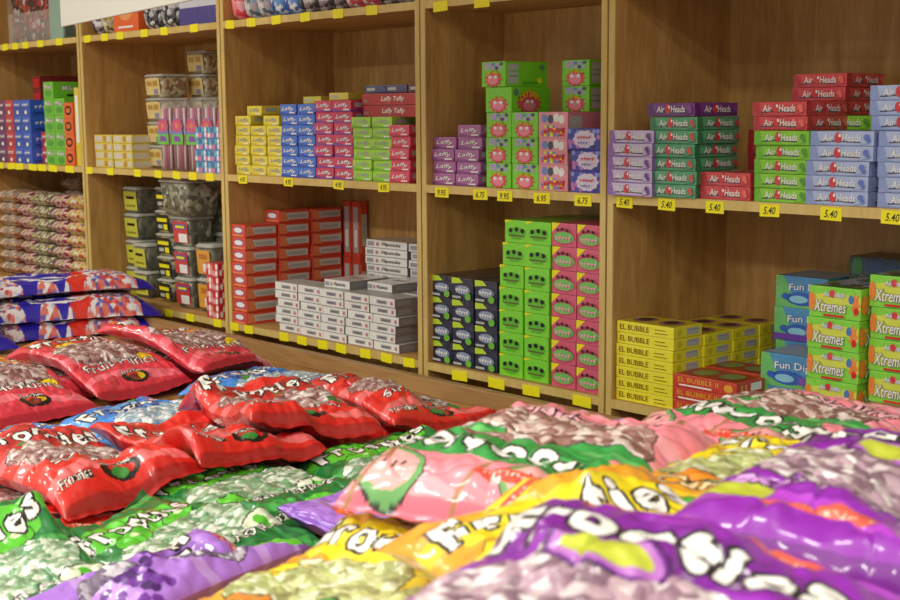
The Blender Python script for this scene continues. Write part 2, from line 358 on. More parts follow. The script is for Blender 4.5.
# ---- narrow unit, bottom shelf
G4 = 'small cube cartons on the bottom shelf of the narrow unit'
NV = M('navy_box', '1d2440'); LMY = M('lime_yellow', 'c6e82e'); 
nv = [('poly', [(0, .8), (.25, 1), (0, 1)], LMY), ('poly', [(0, .72), (.55, .8), (.35, 1), (0, 1)], LMY), ('ell', .52, .48, .36, .2, mat('navy_splash', '8f9fc0', .4)), *scrib(.52, .5, .64, .26, WHITE), ('ell', .82, .22, .14, .16, M('navy_lime', '6cc030')), ('rect', .1, .1, .5, .2, GREYP)]
NVB = (boxtpl('navy_gum_box', .086, .26, .0618, NV, nv, ()), (.086, .26, .0618))
LG = M('bottom_lime', '7fe02a'); LGD = M('bottom_lime_deep', '5cc21c')
lg = [('poly', [(0, .86), (.3, 1), (0, 1)], YEL), ('ell', .5, .45, .38, .26, LGD), ('text', 'COWTALE', .5, .56, .66, .16, BLACK), ('ell', .25, .55, .08, .1, BLACK), ('ell', .5, .6, .08, .1, BLACK), ('ell', .75, .55, .08, .1, BLACK), ('rect', .18, .3, .82, .36, mat('lime_brown', '6a5a2a', .4)), ('rect', .3, .18, .7, .23, LGD)]
lg = [i for i in lg if i[0] != 'text']
LGB = (boxtpl('lime_gum_box', .088, .26, .0595, LG, lg, [('rect', .05, .3, .95, .7, LGD)]), (.088, .26, .0595))
PKD = M('bottom_pink', 'dd5b7c'); 
pg = [('poly', [(0, .6), (.35, 1), (0, 1)], YEL), ('ell', .5, .42, .46, .34, M('bottom_pink_deep', 'c83e63')), ('ell', .5, .4, .42, .24, M('splash_green', '74c860')), *scrib(.5, .4, .7, .26, M('bottom_pink_pale', 'f6b0c0'))]
pg = pg + [('ell', .3, .72, .05, .07, BLACK), ('ell', .5, .76, .05, .07, BLACK), ('ell', .7, .72, .05, .07, BLACK)]
PGB = (boxtpl('pink_gum_box', .084, .26, .0598, PKD, pg, ()), (.084, .26, .0598))
for k, (x, pl) in enumerate([(.054, 'leftmost column'), (.142, 'middle of the three navy columns'), (.235, 'navy column touching the lime boxes')]):
    stack(*NVB, x+.003, .02, S2, 4, 'navy and lime gum box', 'in the '+pl, 'candy box', G4, .001, .4)
stack(*LGB, .334, .02, S2, 7, 'bright lime gum box', 'in the lime column next to the navy boxes', 'candy box', G4, .001, .4, shifts=[0, 0, 0, 0, .002, .012, .022])
stack(*LGB, .43, .02, S2, 7, 'bright lime gum box', 'in the lime column next to the pink boxes', 'candy box', G4, .001, .4, shifts=[0, 0, 0, 0, .001, .004, .006])
stack(*PGB, .529, .018, S2, 7, 'pink gum box', 'in the pink column next to the lime ones', 'candy box', G4, .001, .4)
stack(*PGB, .616, .018, S2, 7, 'pink gum box', 'in the column against the right side panel', 'candy box', G4, .001, .4)

# ---- right unit, bottom shelf
G5 = 'cartons on the bottom shelf of the right unit'
EY = M('el_yellow', 'f4ea2c'); EB = mat('el_brown', '7a4a14', .4); LID = [('rect', .06, .1, .94, .9, M('el_yellow_deep', 'd8cc18')), ('ell', .26, .5, .17, .3, mat('el_pink_ring', '9a5a78', .4)), ('ell', .72, .5, .17, .3, mat('el_pink_ring', '9a5a78', .4)), ('ell', .26, .5, .1, .18, BLACK), ('ell', .72, .5, .1, .18, BLACK)]
ef = [('text', 'EL BUBBLE', .32, .5, .52, .46, EB), ('rect', .68, .3, .9, .36, EB), ('rect', .68, .6, .86, .66, EB)]
es = [('rect', .45, .2, .88, .8, GREYP), ('rect', .48, .6, .85, .68, M('lilac', 'a89ac0')), ('ell', .2, .5, .08, .28, M('el_yellow_deep', 'd8cc18'))]
EL = (boxtpl('yellow_round_gum_box', .176, .108, .0275, EY, ef, es, LID), (.176, .108, .0275))
ER = M('el_red', 'cf3a22'); ef2 = [('text', 'EL BUBBLE II', .4, .62, .64, .36, M('el_gold', 'e8a828')), ('rect', .1, .14, .62, .26, WHITE), ('ell', .88, .5, .07, .3, M('el_gold', 'e8a828'))]
EL2 = (boxtpl('red_round_gum_box', .18, .108, .03, ER, ef2, [('rect', .5, .2, .88, .8, WHITE), ('text', 'II', .25, .5, .2, .5, M('el_gold', 'e8a828'))], [('rect', .06, .1, .94, .9, mat('el_red_deep', 'a02818', .4)), ('ell', .3, .5, .17, .3, mat('el_green_ring', '7a8a50', .4)), ('ell', .72, .5, .17, .3, mat('el_green_ring', '7a8a50', .4))]), (.18, .108, .03))
stack(*EL, .80, .012, S2, 7, 'yellow round gum box', 'in the front stack against the left panel', 'candy box', G5, .002)
stack(*EL, .803, .123, S2, 6, 'yellow round gum box', 'in the second row behind the front stack', 'candy box', G5, .002)
stack(*EL, .806, .234, S2, 6, 'yellow round gum box', 'in the third row back along the left panel', 'candy box', G5, .002)
stack(*EL, .81, .342, S2, 6, 'yellow round gum box', 'in the row against the back board', 'candy box', G5, .002, .5)
stack(*EL2, .985, .004, S2, 3, 'red round gum box', 'in the front red stack', 'candy box', G5, .002)
stack(*EL2, .965, .13, S2, 3, 'red round gum box', 'in the red stack behind the front one', 'candy box', G5, .002)
FD = M('fundip_blue', '4a9ad0'); FG = M('fundip_green', '6cc46c'); FB = M('fundip_deep', '1c5ec0')
fd = [('rect', 0, .0, 1, .95, FD), ('poly', [(0, .0), (1, 0), (1, .3), (.6, .2), (.3, .5), (.15, 1), (0, 1)], FG), ('ell', .5, .3, .3, .22, FB), ('ell', .45, .28, .18, .12, M('fundip_pale', '8cd0ea')), ('burst', .8, .25, .12, .2, 8, .5, M('fundip_purple', '8a4ab8')), ('text', 'Fun Dip', .6, .66, .66, .28, WHITE, FB, 0, .05), ('ell', .2, .35, .08, .1, FB)]
FDB = (boxtpl('powder_candy_box', .142, .14, .075, FD, fd, fd, [('rect', .04, .05, .96, .95, mat('fundip_lid', '9aa6b8', .4))]), (.142, .14, .075))
fd2 = fd+[('rect', 0, 0, 1, .2, M('fundip_purple2', '6a38b0'))]
FDP = (boxtpl('purple_based_powder_candy_box', .142, .14, .078, FD, fd2, fd2, [('rect', .04, .05, .96, .95, mat('fundip_lid', '9aa6b8', .4))]), (.142, .14, .078))
stack(*FDB, 1.13, .116, S2, 2, 'blue and green powder candy box', 'in the low stack in front', 'candy box', G5, .002)
stack(*FDP, 1.07, .262, S2, 2, 'powder candy box', 'hidden low in the rear stack', 'candy box', G5, .002)
stack(*FDP, 1.065, .26, S2+2*.0786, 1, 'powder candy box with a purple base in the rear stack', '', 'candy box', G5, .002)
stack(*FDB, 1.067, .26, S2+3*.0786, 1, 'blue and green powder candy box at the top of the rear stack', '', 'candy box', G5, .002)
XG = M('xtreme_green', '86dc3a'); XD = M('xtreme_yellow', 'd8e04a'); XO = M('xtreme_orange', 'f0862e')
xt = [('poly', [(0, .3), (.3, .2), (.75, .5), (1, .3), (1, .75), (.5, .85), (0, .7)], XD), ('burst', .9, .5, .1, .42, 7, .55, XO), ('ell', .92, .3, .05, .12, REDP), ('ell', .82, .66, .05, .14, M('xtreme_blue', '3a7ac0')), ('ell', .06, .5, .06, .3, XO),
      ('text', 'Xtremes', .42, .38, .62, .36, WHITE, mat('xtreme_olive', '6a7020', .4), .2), ('text', 'Air Heads', .5, .78, .4, .15, WHITE, M('fundip_blue', '4a9ad0')), ('ell', .46, .8, .055, .12, M('balloon_red', 'd8343c')), ('rect', .3, .06, .7, .13, REDP)]
XTB = (boxtpl('sour_belts_box', .122, .2, .066, XG, xt, xt, [('rect', .05, .04, .95, .96, mat('xtreme_inner', '4c6a38', .4)), ('bits', .08, .06, .92, .94, 4, 6, [mat('xtreme_inner2', '7a6a4a', .4), mat('xtreme_inner3', '9a9ab0', .4), mat('xtreme_inner', '4c6a38', .4)], 4)]), (.122, .2, .066))
stack(*XTB, 1.315, .004, S2, 5, 'green sour belts box', 'in the stack beside the powder candy boxes', 'candy box', G5, .003, 1)
stack(*AH_PNK, 1.462, .0, S2, 3, 'pink flat taffy box', 'in the low stack at the right edge', 'candy box', G5, .003, 1)
stack(*XTB, 1.445, .03, S2+3*.0326, 4, 'green sour belts box', 'in the stack on the pink boxes at the right edge', 'candy box', G5, .003, 1)
DG = (boxtpl('dark_green_candy_box', .16, .12, .06, M('very_dark_green', '24402e'), [('bits', .05, .3, .95, .95, 5, 1, [mat('dkbit_red', '702a2a', .4), mat('dkbit_green', '3a7a4a', .4), mat('dkbit_blue', '2a4a70', .4)], 3)], (), ()), (.16, .12, .06))
stack(*DG, 1.23, .325, S2, 6, 'dark green assorted candy box', 'in the back row, left of two', 'candy box', G5, .002, .5)
stack(*DG, 1.395, .325, S2, 6, 'dark green assorted candy box', 'in the back row, right of two', 'candy box', G5, .002, .5)

# ---- middle unit, middle shelf : taffy cartons
G6 = 'chewy taffy cartons on the middle shelf of the middle unit'
TY = small('yellow_chewy_taffy_box', 'f2e044', 'd8c21c', 'Laffy', (.088, .14, .0318), GREYP, mat('taffy_shadow', 'a89a2a', .5))
TB = small('blue_chewy_taffy_box', '3f78e0', '1f50c0', 'Laffy', (.09, .14, .0322))
TM = small('cherry_chewy_taffy_box', 'd63a62', '8a3aa0', 'Laffy', (.092, .14, .0335))
TL = small('lime_chewy_taffy_box', 'a6e03a', '7cc01e', 'Laffy', (.09, .14, .0308), GREYP)
TP = small('strawberry_chewy_taffy_box', 'e84a6c', 'c8284c', 'Laffy', (.086, .14, .0325))
for x, n, pl in ((-.94, 6, 'in the leftmost yellow column'), (-.845, 5, 'in the middle yellow column'), (-.752, 5, 'in the yellow column beside the blue ones')):
    stack(*TY, x, .02, S1, n, 'yellow taffy box', pl, 'candy box', G6, .004, 1.5)
stack(*TY, -.885, .035, S1+6*.0324, 1, 'yellow taffy box lying askew on top of the yellow columns at left', '', 'candy box', G6, .003, 2)
stack(*TY, -.79, .035, S1+5*.0324, 1, 'yellow taffy box lying on the two right yellow columns', '', 'candy box', G6, .003, 2)
for x, n, pl in ((-.668, 7, 'in the blue column beside the yellow ones'), (-.575, 7, 'in the blue column beside the red ones')):
    stack(*TB, x, .02, S1, n, 'blue taffy box', pl, 'candy box', G6, .003, 1.5)
for x, n, pl in ((-.48, 7, 'in the cherry column beside the blue ones'), (-.385, 7, 'in the cherry column beside the lime ones')):
    stack(*TM, x-.003, .02, S1, n, 'cherry red and violet taffy box', pl, 'candy box', G6, .004, 1.5)
for x, n, pl in ((-.298, 6, 'in the left lime column'), (-.206, 6, 'in the right lime column')):
    stack(*TL, x+.004, .018, S1, n, 'lime taffy box', pl, 'candy box', G6, .004, 1.5)
for x, n, pl in ((-.112, 5, 'in the pinkish red column beside the lime ones'), (-.066, 6, 'in the pinkish red column behind, by the side panel')):
    stack(*TP, x, .012 if n == 5 else .165, S1, 5, 'pinkish red taffy box', pl, 'candy box', G6, .004, 1.5)
RL = M('long_red', 'b8242c')
LR = (boxtpl('long_red_chewy_taffy_box', .29, .13, .034, RL, [('text', 'Laffy Taffy', .5, .5, .36, .5, WHITE, RL, .2), ('rect', .03, .2, .1, .5, mat('long_red_grey', 'a07070', .5))], [('rect', .1, .2, .6, .7, GREYP)]), (.29, .13, .034))
stack(*LR, -.183, .05, S1+.187, 2, 'long red chewy taffy box', 'lying across the lime and red columns', 'candy box', G6, .003, .6, gap=.001)
stack(*LR, -.56, .17, S1, 6, 'long red chewy taffy box', 'lying behind the blue and cherry columns', 'candy box', G6, .003, .6, gap=.001)
for k, (x, m_, nm) in enumerate([(-.6, 'd8c83a', 'yellow'), (-.455, 'e0d048', 'yellow'), (-.28, '3a4a80', 'navy'), (-.18, '484078', 'violet'), (-.08, '6a2a3a', 'maroon')]):
    t = (boxtpl(nm+'_tray_box', .095, .1, .022, M('tray_%d' % k, m_), [('rect', .1, .3, .5, .7, GREYP)], ()), (.095, .1, .022))
    stack(*t, x, .06, S1+(.258 if x > -.36 else (.2305 if x < -.5 else .24)), 1, nm+' flat box on top of the long red boxes, '+['leftmost', 'second from left', 'third from left', 'fourth from left', 'rightmost'][k], '', 'candy box', 'flat boxes on the long red ones')

# ---- middle unit, bottom shelf
G7 = 'cartons on the bottom shelf of the middle unit'
RR = M('runts_red', 'e2452c'); 
rf = [('burst', .5, .55, .42, .34, 9, .75, mat('red_box_mauve', '8a6aa8', .4)), ('ell', .5, .55, .3, .2, WHITE), ('rect', .1, .05, .9, .2, M('runts_orange', 'f08a5a'))]
rs = [('rect', .12, .22, .95, .78, mat('pale_print', 'dcd6cf', .4)), ('poly', [(.02, .1), (.3, .1), (.2, .9), (.02, .9)], M('runts_orange', 'f08a5a')), ('rect', .3, .35, .85, .6, GREYP)]
RB = (boxtpl('red_and_white_candy_box', .083, .128, .0415, RR, rf, rs), (.083, .128, .0415))
stack(*RB, -.956, .003, S2, 8, 'red and white candy box', 'in the front column at the left panel', 'candy box', G7, .003, .7)
stack(*RB, -.950, .136, S2, 9, 'red and white candy box', 'in the second column back', 'candy box', G7, .003, .7)
stack(*RB, -.944, .27, S2, 9, 'red and white candy box', 'in the third column back', 'candy box', G7, .003, .7)
RV = (boxtpl('upright_red_box', .043, .035, .2, RR, [('rect', .2, .1, .8, .9, GREYP), ('rect', .3, .2, .7, .5, WHITE)], rs), (.043, .035, .2))
for k in range(2):
    for j in range(2):
        stack(*RV, -.88+.05*k, .405, S2+.2*j, 1, 'upright red box standing at the back beside the third column, '+['left', 'right'][k]+' '+['lower', 'upper'][j]+' one', '', 'candy box', G7, .001, .3)
FW = M('flip_white', 'eeeeea'); 
ff = [('rect', 0, .0, 1, .08, mat('flip_grey', '8c8c8c', .4)), ('rect', .04, .25, .2, .75, mat('flip_mark', '9a9aa0', .4)), ('text', 'Flipsticks', .62, .5, .45, .5, mat('flip_ink', '4a2a38', .4), None, .2), ('rect', .26, .3, .32, .7, mat('flip_rose', 'c87a8a', .4))]
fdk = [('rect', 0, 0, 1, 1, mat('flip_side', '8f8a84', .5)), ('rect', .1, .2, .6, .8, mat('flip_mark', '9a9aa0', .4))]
FLP = (boxtpl('thin_candy_carton', .121, .16, .0262, FW, ff, fdk, [('text', 'Flipsticks', .5, .5, .5, .2, mat('flip_ink', '4a2a38', .4), None, .2)]), (.121, .16, .0262))
ff2 = [('rect', 0, 0, 1, .08, mat('flip_grey', '8c8c8c', .4)), ('rect', .3, .3, .7, .7, mat('flip_mark', '9a9aa0', .4)), ('rect', .36, .42, .64, .56, mat('flip_dark_mark', '6a6a70', .4)), ('rect', .85, .3, .93, .7, mat('flip_rose', 'c87a8a', .4))]
FLE = (boxtpl('short_thin_candy_carton', .121, .1, .0262, FW, ff2, fdk, [('rect', .1, .1, .9, .9, GREYP)]), (.121, .1, .0262))
for r in range(6):
    for c in range(5):
        x = -.707+.1235*c + (.015 if r in (0, 3) else 0)
        put(FLE[0], x+random.uniform(-.003, .003), .02+random.uniform(0, .006), S2+r*.0268, 'white thin candy carton in the front block, %s row from the bottom, %s from the left' % (['lowest', 'second', 'third', 'fourth', 'fifth', 'top'][r], ['first', 'second', 'third', 'fourth', 'fifth'][c]), 'candy box', G7, math.radians(random.uniform(-.8, .8)))
        if c > 0:
            put(FLE[0], x+.02+random.uniform(-.003, .003), .135+random.uniform(0, .004), S2+r*.0268, 'white thin candy carton in the block behind the front one, %s row, %s from the left' % (['lowest', 'second', 'third', 'fourth', 'fifth', 'top'][r], ['', 'first', 'second', 'third', 'fourth'][c]), 'candy box', G7, math.radians(random.uniform(-.5, .5)))
put(FLP[0], -.47, .05, S2+6*.0268, 'white thin candy carton lying alone on the front block with its name showing', 'candy box', G7, math.radians(3), )
put(FLP[0], -.32, .10, S2+6*.0268, 'white thin candy carton lying on the block just behind the lone one', 'candy box', G7, math.radians(-1))
FLL = (boxtpl('long_thin_candy_carton', .21, .12, .0262, FW, ff, fdk, ()), (.21, .12, .0262))
stack(*FLL, -.49, .262, S2, 11, 'long white thin candy carton', 'in the tall column at the back', 'candy box', G7, .004, .8)
stack(*FLL, -.265, .262, S2, 11, 'long white thin candy carton', 'in the back column by the right panel', 'candy box', G7, .004, .8)
stack(*FLE, -.12, .13, S2+6*.0268, 2, 'white thin candy carton', 'of two on the block by the right panel', 'candy box', G7, .003, .8)

# ---- far left units
G8 = 'small cartons on the middle shelf of the far left unit'
def cube(name, col, deep, word, dim):
    b, dk = M(name+'_p', col), M(name+'_q', deep)
    fr = [('rect', 0, .45, 1, .55, dk), *scrib(.5, .72, .78, .24, WHITE), ('ell', .3, .25, .15, .14, dk), ('ell', .65, .22, .16, .12, WHITE)]
    sd = [*scrib(.5, .6, .7, .26, WHITE), ('rect', .1, .12, .6, .24, dk)]
    return (boxtpl(name, *dim, b, fr, sd), dim)
dC = (.079, .13, .0665)
P_ = cube('purple_cube_box', '7a3a78', '4a2060', 'Fun', dC); R_ = cube('red_cube_box', 'd83a48', 'a02040', 'Fun', dC); B_ = cube('blue_cube_box', '2c62d8', '1440a0', 'Fun', dC)
for P0 in (P_, R_, B_): pass
stack(*P_, -2.925, .02, S1, 4, 'purple cube box', 'at the left edge of the photo', 'candy box', G8, .001, .5)
stack(*P_, -2.838, .02, S1, 4, 'purple cube box', 'in the column touching the red one', 'candy box', G8, .001, .5)
stack(*R_, -2.755, .02, S1, 4, 'red cube box', 'in the red column between purple and blue', 'candy box', G8, .001, .5)
stack(*B_, -2.672, .02, S1, 4, 'blue cube box', 'in the left of the two blue columns', 'candy box', G8, .001, .5)
stack(*B_, -2.589, .02, S1, 4, 'blue cube box', 'in the right of the two blue columns', 'candy box', G8, .001, .5)
stack(*R_, -2.5, .06, S1, 2, 'red cube box', 'of two low between the blue and green', 'candy box', G8, .001, .5)
MG = M('mike_green', '74d030'); mgf = [('ell', .5, .3, .35, .2, M('mike_green_deep', '4aa81c')), ('text', 'Mike', .5, .7, .7, .26, WHITE, BLACK, .1)]
mgs = [('text', 'Mike & Ike', .55, .62, .7, .3, WHITE, BLACK, .1), ('rect', .3, .12, .8, .26, BLACK)]
MGB = (boxtpl('jelly_bean_box', .09, .2, .0672, MG, mgf, mgs), (.09, .2, .0672))
stack(*MGB, -2.39, .03, S1, 5, 'green jelly bean box', 'in the front green column', 'candy box', G8, .001, .5)
stack(*MGB, -2.295, .03, S1, 4, 'green jelly bean box', 'in the green column next to the orange boxes', 'candy box', G8, .001, .5)
OR = (boxtpl('orange_candy_box', .078, .1, .0625, M('orange_box', 'f0641e'), [('ell', .5, .5, .36, .3, BLACK), ('ell', .5, .5, .25, .16, M('orange_box', 'f0641e'))], ()), (.088, .1, .0625))
stack(*OR, -2.178, .01, S1, 4, 'orange candy box', 'in the column by the right panel of the far left unit', 'candy box', G8, .001, .5)
YB = (boxtpl('upright_yellow_box', .04, .1, .31, M('upright_yellow', 'e8d23a'), [('rect', .2, .3, .8, .9, WHITE)], ()), (.04, .1, .31))
stack(*YB, -2.115, .015, S1, 1, 'tall yellow box standing beside the orange stack', '', 'candy box', G8)
DR = (boxtpl('dark_red_long_box', .075, .26, .062, M('dark_red_box', '8a1c20'), [('rect', .1, .2, .9, .8, REDP)], [('rect', .1, .3, .7, .6, mat('dark_red_print', '5a2020', .4))]), (.075, .26, .062))
stack(*DR, -2.80, .17, S1, 6, 'dark red long box', 'in the column deep at the back', 'candy box', G8, .001, .5)
G9 = 'flat clear and yellow packs in the second unit'
YC = mat('yellow_carton', 'e6cf5a', .35, .2); YW = mat('pale_window', 'd8d4c4', .2, .4)
CY = (boxtpl('yellow_windowed_pack', .145, .11, .031, YC, [('rect', .04, .18, .46, .82, YW), ('rect', .52, .15, .68, .85, M('pack_gold', 'c8961e')), ('rect', .72, .2, .97, .8, YW)], [('rect', .05, .15, .95, .85, YW)]), (.15, .11, .031))
for x, pl in ((-1.93, 'in the left stack of the second unit'), (-1.778, 'in the right stack of the second unit')):
    stack(*CY, x, .03, S1, 4, 'pale yellow pack with clear windows', pl, 'candy pack', G9, .002, .5)

# ------------------------------------------------------------------ tubs, bins and pouches
CLEAR = mat('clear_plastic', 'f4f6f2', .1, .5, None, 0, .14, .8)
LIDM = mat('frosted_lid', 'd4d4c8', .25, .3, None, 0, .75)
def rrect(w, d, r, n=4):
    pts = []
    for cx, cy, a0 in ((w/2-r, d/2-r, 0), (-w/2+r, d/2-r, 90), (-w/2+r, -d/2+r, 180), (w/2-r, -d/2+r, 270)):
        for k in range(n+1):
            a = math.radians(a0+90*k/n); pts.append((cx+r*math.cos(a), cy+r*math.sin(a)))
    return pts
def loft(mb, secs, m, cap0=True, cap1=True):
    n = len(secs[0][0]); P = []
    for pts, z in secs: P += [(x, y, z) for x, y in pts]
    F = []
    for k in range(len(secs)-1):
        for i in range(n):
            j = (i+1) % n; F.append([k*n+i, k*n+j, (k+1)*n+j, (k+1)*n+i])
    if cap0: F.append(list(range(n))[::-1])
    if cap1: F.append([(len(secs)-1)*n+i for i in range(n)])
    mb.poly(P, m, F)
def tub(name, w, d, h, cont, label_m, lab_items, lid=LIDM, full=.9):
    r = empty(name, (0, 0, 0)); k0 = .84
    b = MB(); loft(b, [(rrect(w*k0, d*k0, .018), 0), (rrect(w*.97, d*.97, .02), h*.93)], CLEAR, True, False); b.build('tub_body', r, True)
    c = MB(); loft(c, [(rrect(w*k0-.006, d*k0-.006, .016), .003), (rrect(w*.95-.005, d*.95-.005, .018), h*full-.006), (rrect(w*.7, d*.7, .018), h*full)], cont); c.build('candy_filling', r, True)
    l = MB(); loft(l, [(rrect(w, d, .02), h*.9), (rrect(w*1.02, d*1.02, .021), h*.915), (rrect(w*1.02, d*1.02, .021), h*.955), (rrect(w*.93, d*.93, .02), h*.965), (rrect(w*.92, d*.92, .02), h)], lid); l.build('lid', r, True)
    if label_m:
        for side in (0,):
            q = MB(); ww = (w if side == 0 else d)*.8
            def mp(a, b_, ly):
                t = b_; half = (d if side == 0 else w)/2*(k0+(.97-k0)*(t*h)/(h*.93))+.0012+.0005*ly
                return ((a-.5)*ww, -half, t*h) if side == 0 else (half, (a-.5)*ww, t*h)
            q.poly([mp(0, .12, 0), mp(1, .12, 0), mp(1, .82, 0), mp(0, .82, 0)], label_m)
            for i, it in enumerate(lab_items):
                if it[0] == 'rect': q.poly([mp(it[1], it[2], i+1), mp(it[3], it[2], i+1), mp(it[3], it[4], i+1), mp(it[1], it[4], i+1)], it[5])
                else:
                    v, f, e = text2d(it[1], .01); lo, hi = v.min(0), v.max(0); vv = (v-(lo+hi)/2)/(hi-lo)*np.array([it[4], it[5]])+np.array([it[2], it[3]])
                    q.poly([mp(a, b_, i+1) for a, b_ in vv], it[6], f)
            q.build('label', r)
    return r
C_DK = candy('dark_sour_pieces', ['3a3a26', '5a5634', '7a7648', '2a2a20', '6a6a50'], 60)
C_MIX = candy('striped_pieces', ['d8c890', '9a7840', 'f0e8cc', 'a86a3a', '807048'], 70)
C_BLK = candy('black_yellow_pieces', ['24241c', 'd0c430', '3a3428', '181814', 'a09a8a'], 60)
C_RED = candy('red_wrapped', ['c8302c', 'f0e6e0', '8a2030', 'e06050', '3a2020'], 60)
C_GRN = candy('grey_green_wrapped', ['6a6c4c', '9a9c80', '48482e', 'c0c0a8', '35351f'], 55)
YL = M('tub_label_yellow', 'cfd046'); CRM = M('tub_label_cream', 'e6cc86')
toxi = [('text', 'TOXIC', .5, .6, .7, .16, BLACK), ('rect', .15, .25, .85, .32, mat('tub_olive', '8a8420', .5))]
toxi[0] = ('rect', .2, .54, .8, .64, BLACK)
TUBY = tub('yellow_label_candy_tub', .12, .13, .105, C_DK, YL, toxi)
G10 = 'clear candy tubs in the second unit'
def tubstack(tpl, h, x, y, z, n, desc, place, g):
    for i in range(n):
        put(tpl, x+random.uniform(-.004, .004), y, z+i*(h+.001), ' '.join(('%s, %s %s' % (desc, ordn(i, n), place)).split()), 'candy tub', g, math.radians(random.uniform(-3, 3)))
tubstack(TUBY, .105, -1.935, .2, S2, 4, 'clear tub with yellow label', 'in the leftmost tub column', G10)
tubstack(TUBY, .105, -1.79, .15, S2, 2, 'clear tub with yellow label', 'of two beside the leftmost column', G10)
tubstack(TUBY, .105, -1.72, .32, S2, 3, 'clear tub with yellow label', 'deep at the back of the shelf', G10)
TUBK = tub('black_and_yellow_label_tub', .115, .13, .086, C_BLK, mat('black_label', '1c1c18', .4), [('rect', .1, .5, .9, .66, YEL), ('rect', .15, .2, .5, .36, GREYP), ('rect', .6, .16, .9, .4, YEL)])
tubstack(TUBK, .086, -1.62, .16, S2, 5, 'clear tub with black and yellow label', 'in the dark tub column', G10)
TUBR = tub('red_and_white_label_tub', .12, .12, .112, C_GRN, M('red_label', 'd83a40'), [('rect', .35, .14, .92, .42, WHITE), ('rect', .1, .56, .9, .74, M('label_purple', '6a5aa8')), ('rect', .2, .6, .8, .68, YEL)])
tubstack(TUBR, .112, -1.43, .12, S2, 3, 'clear tub with red and white label', 'in the front tub column', G10)
TUBO = tub('orange_label_tub', .11, .12, .122, C_DK, M('orange_label', 'eaa83a'), [('rect', .2, .55, .8, .7, M('label_amber', 'c87a1c')), ('rect', .45, .18, .8, .42, WHITE)])
tubstack(TUBO, .122, -1.275, .12, S2, 2, 'clear tub with orange label', 'in the column beside the red labels', G10)
TUBG = tub('large_clear_candy_bin', .2, .16, .135, C_GRN, None, [])
tubstack(TUBG, .135, -1.39, .28, S2, 3, 'large clear bin of grey green sweets', 'in the rear stack', G10)
tubstack(TUBG, .135, -1.16, .28, S2, 3, 'large clear bin of grey green sweets', 'in the dark rear corner', G10)
put(TUBG, -1.43, .11, S2+3*.113, 'large clear bin of grey green sweets standing on the red and white label tubs', 'candy tub', G10)
RW = (boxtpl('red_and_white_wrapped_pack', .08, .07, .048, M('rw_red', 'd8404a'), [('bits', .04, .08, .96, .92, 5, 2, [WHITE, REDP, M('runts_orange', 'f08a5a'), mat('rw_pink', 'e8a0a0', .4)], 8)], [('bits', .04, .08, .96, .92, 5, 2, [WHITE, REDP], 2)]), (.08, .07, .048))
stack(*RW, -1.125, .002, S2, 4, 'red and white wrapped candy pack', 'in the front corner of the second unit', 'candy pack', 'red and white packs', .002)
YLOW = (boxtpl('low_yellow_green_box', .16, .12, .05, M('low_yellow', 'd6cf3a'), [('rect', .1, .2, .6, .8, M('low_yellow_deep', 'a8a02a'))], ()), (.16, .12, .05))
stack(*YLOW, -1.92, .0, S2, 1, 'low yellow green box at the front left of the bottom shelf, second unit', '', 'candy box', 'low boxes')
# middle shelf tubs with cream labels
CL = [('rect', .55, .14, .85, .36, mat('barcode_grey', '8a8aa8', .4)), ('rect', .1, .5, .45, .7, mat('cream_print', 'b8903a', .4)), ('rect', .55, .5, .85, .72, mat('cream_print', 'b8903a', .4))]
TUBC = tub('cream_label_candy_tub', .13, .13, .087, C_MIX, CRM, CL)
G11 = 'clear tubs with cream labels'
tubstack(TUBC, .087, -1.66, .165, S1, 4, 'clear tub with cream label', 'in the column left of the candy stick bags', G11)
tubstack(TUBC, .087, -1.6, .31, S1, 5, 'clear tub with cream label', 'in the rear column above the candy sticks', G11)
# candy stick bags: clear bag, sticks inside, header card
def stick_bag(pal, green):
    r = empty('candy_stick_bag', (0, 0, 0)); w, h = .088, .26
    b = MB(); loft(b, [(rrect(w*.9, .034, .012), 0), (rrect(w, .04, .014), h*.5), (rrect(w*.96, .03, .01), h*.85), (rrect(w*.98, .003, .001), h)], CLEAR); b.build('clear_bag', r, True)
    for i in range(9):
        s = MB(); x = -w/2+.011+(i*.0085); m = pal[i % len(pal)]
        loft(s, [([(x+.0046*math.cos(t*math.tau/6), (-.006 if i % 2 else .006)+.0046*math.sin(t*math.tau/6)) for t in range(6)], .004), ([(x+.0046*math.cos(t*math.tau/6)+.002*(i % 3-1), (-.006 if i % 2 else .006)+.0046*math.sin(t*math.tau/6)) for t in range(6)], h*.86)], m)
        s.build('candy_stick', r, True)
    c = MB(); f = lambda a, b_, l: (a*w*.88, -.022-.0005*l, b_*h)
    c.poly([f(-.5, .36, 0), (f(.5, .36, 0)), f(.5, .5, 0), f(-.5, .5, 0)], M('stick_green', '6ad040'))
    c.poly([f(-.5, .5, 0), (f(.5, .5, 0)), f(.3, .72, 0), f(-.3, .72, 0)], green)
    for k in range(8):
        a = k*math.tau/8; c.poly([f(.0, .62, 1), f(.5*math.cos(a-.3), .62+.1*math.sin(a-.3), 1), f(.5*math.cos(a+.3), .62+.1*math.sin(a+.3), 1)], PINKF)
    c.poly([f(.16*math.cos(t*math.tau/10), .62+.04*math.sin(t*math.tau/10), 2) for t in range(10)], M('runts_orange', 'f08a5a'))
    c.poly([f(-.3, .4, 1), f(.35, .4, 1), f(.2, .47, 1), f(-.25, .48, 1)], M('fundip_purple', '8a4ab8'))
    c.build('header_card', r)
    return r
p1 = [M('stick_rose', 'e0609c'), M('stick_white', 'f6e4ea'), M('stick_deep', 'b83a7a')]
SB = stick_bag(p1, M('stick_blue', '6a8ad8'))
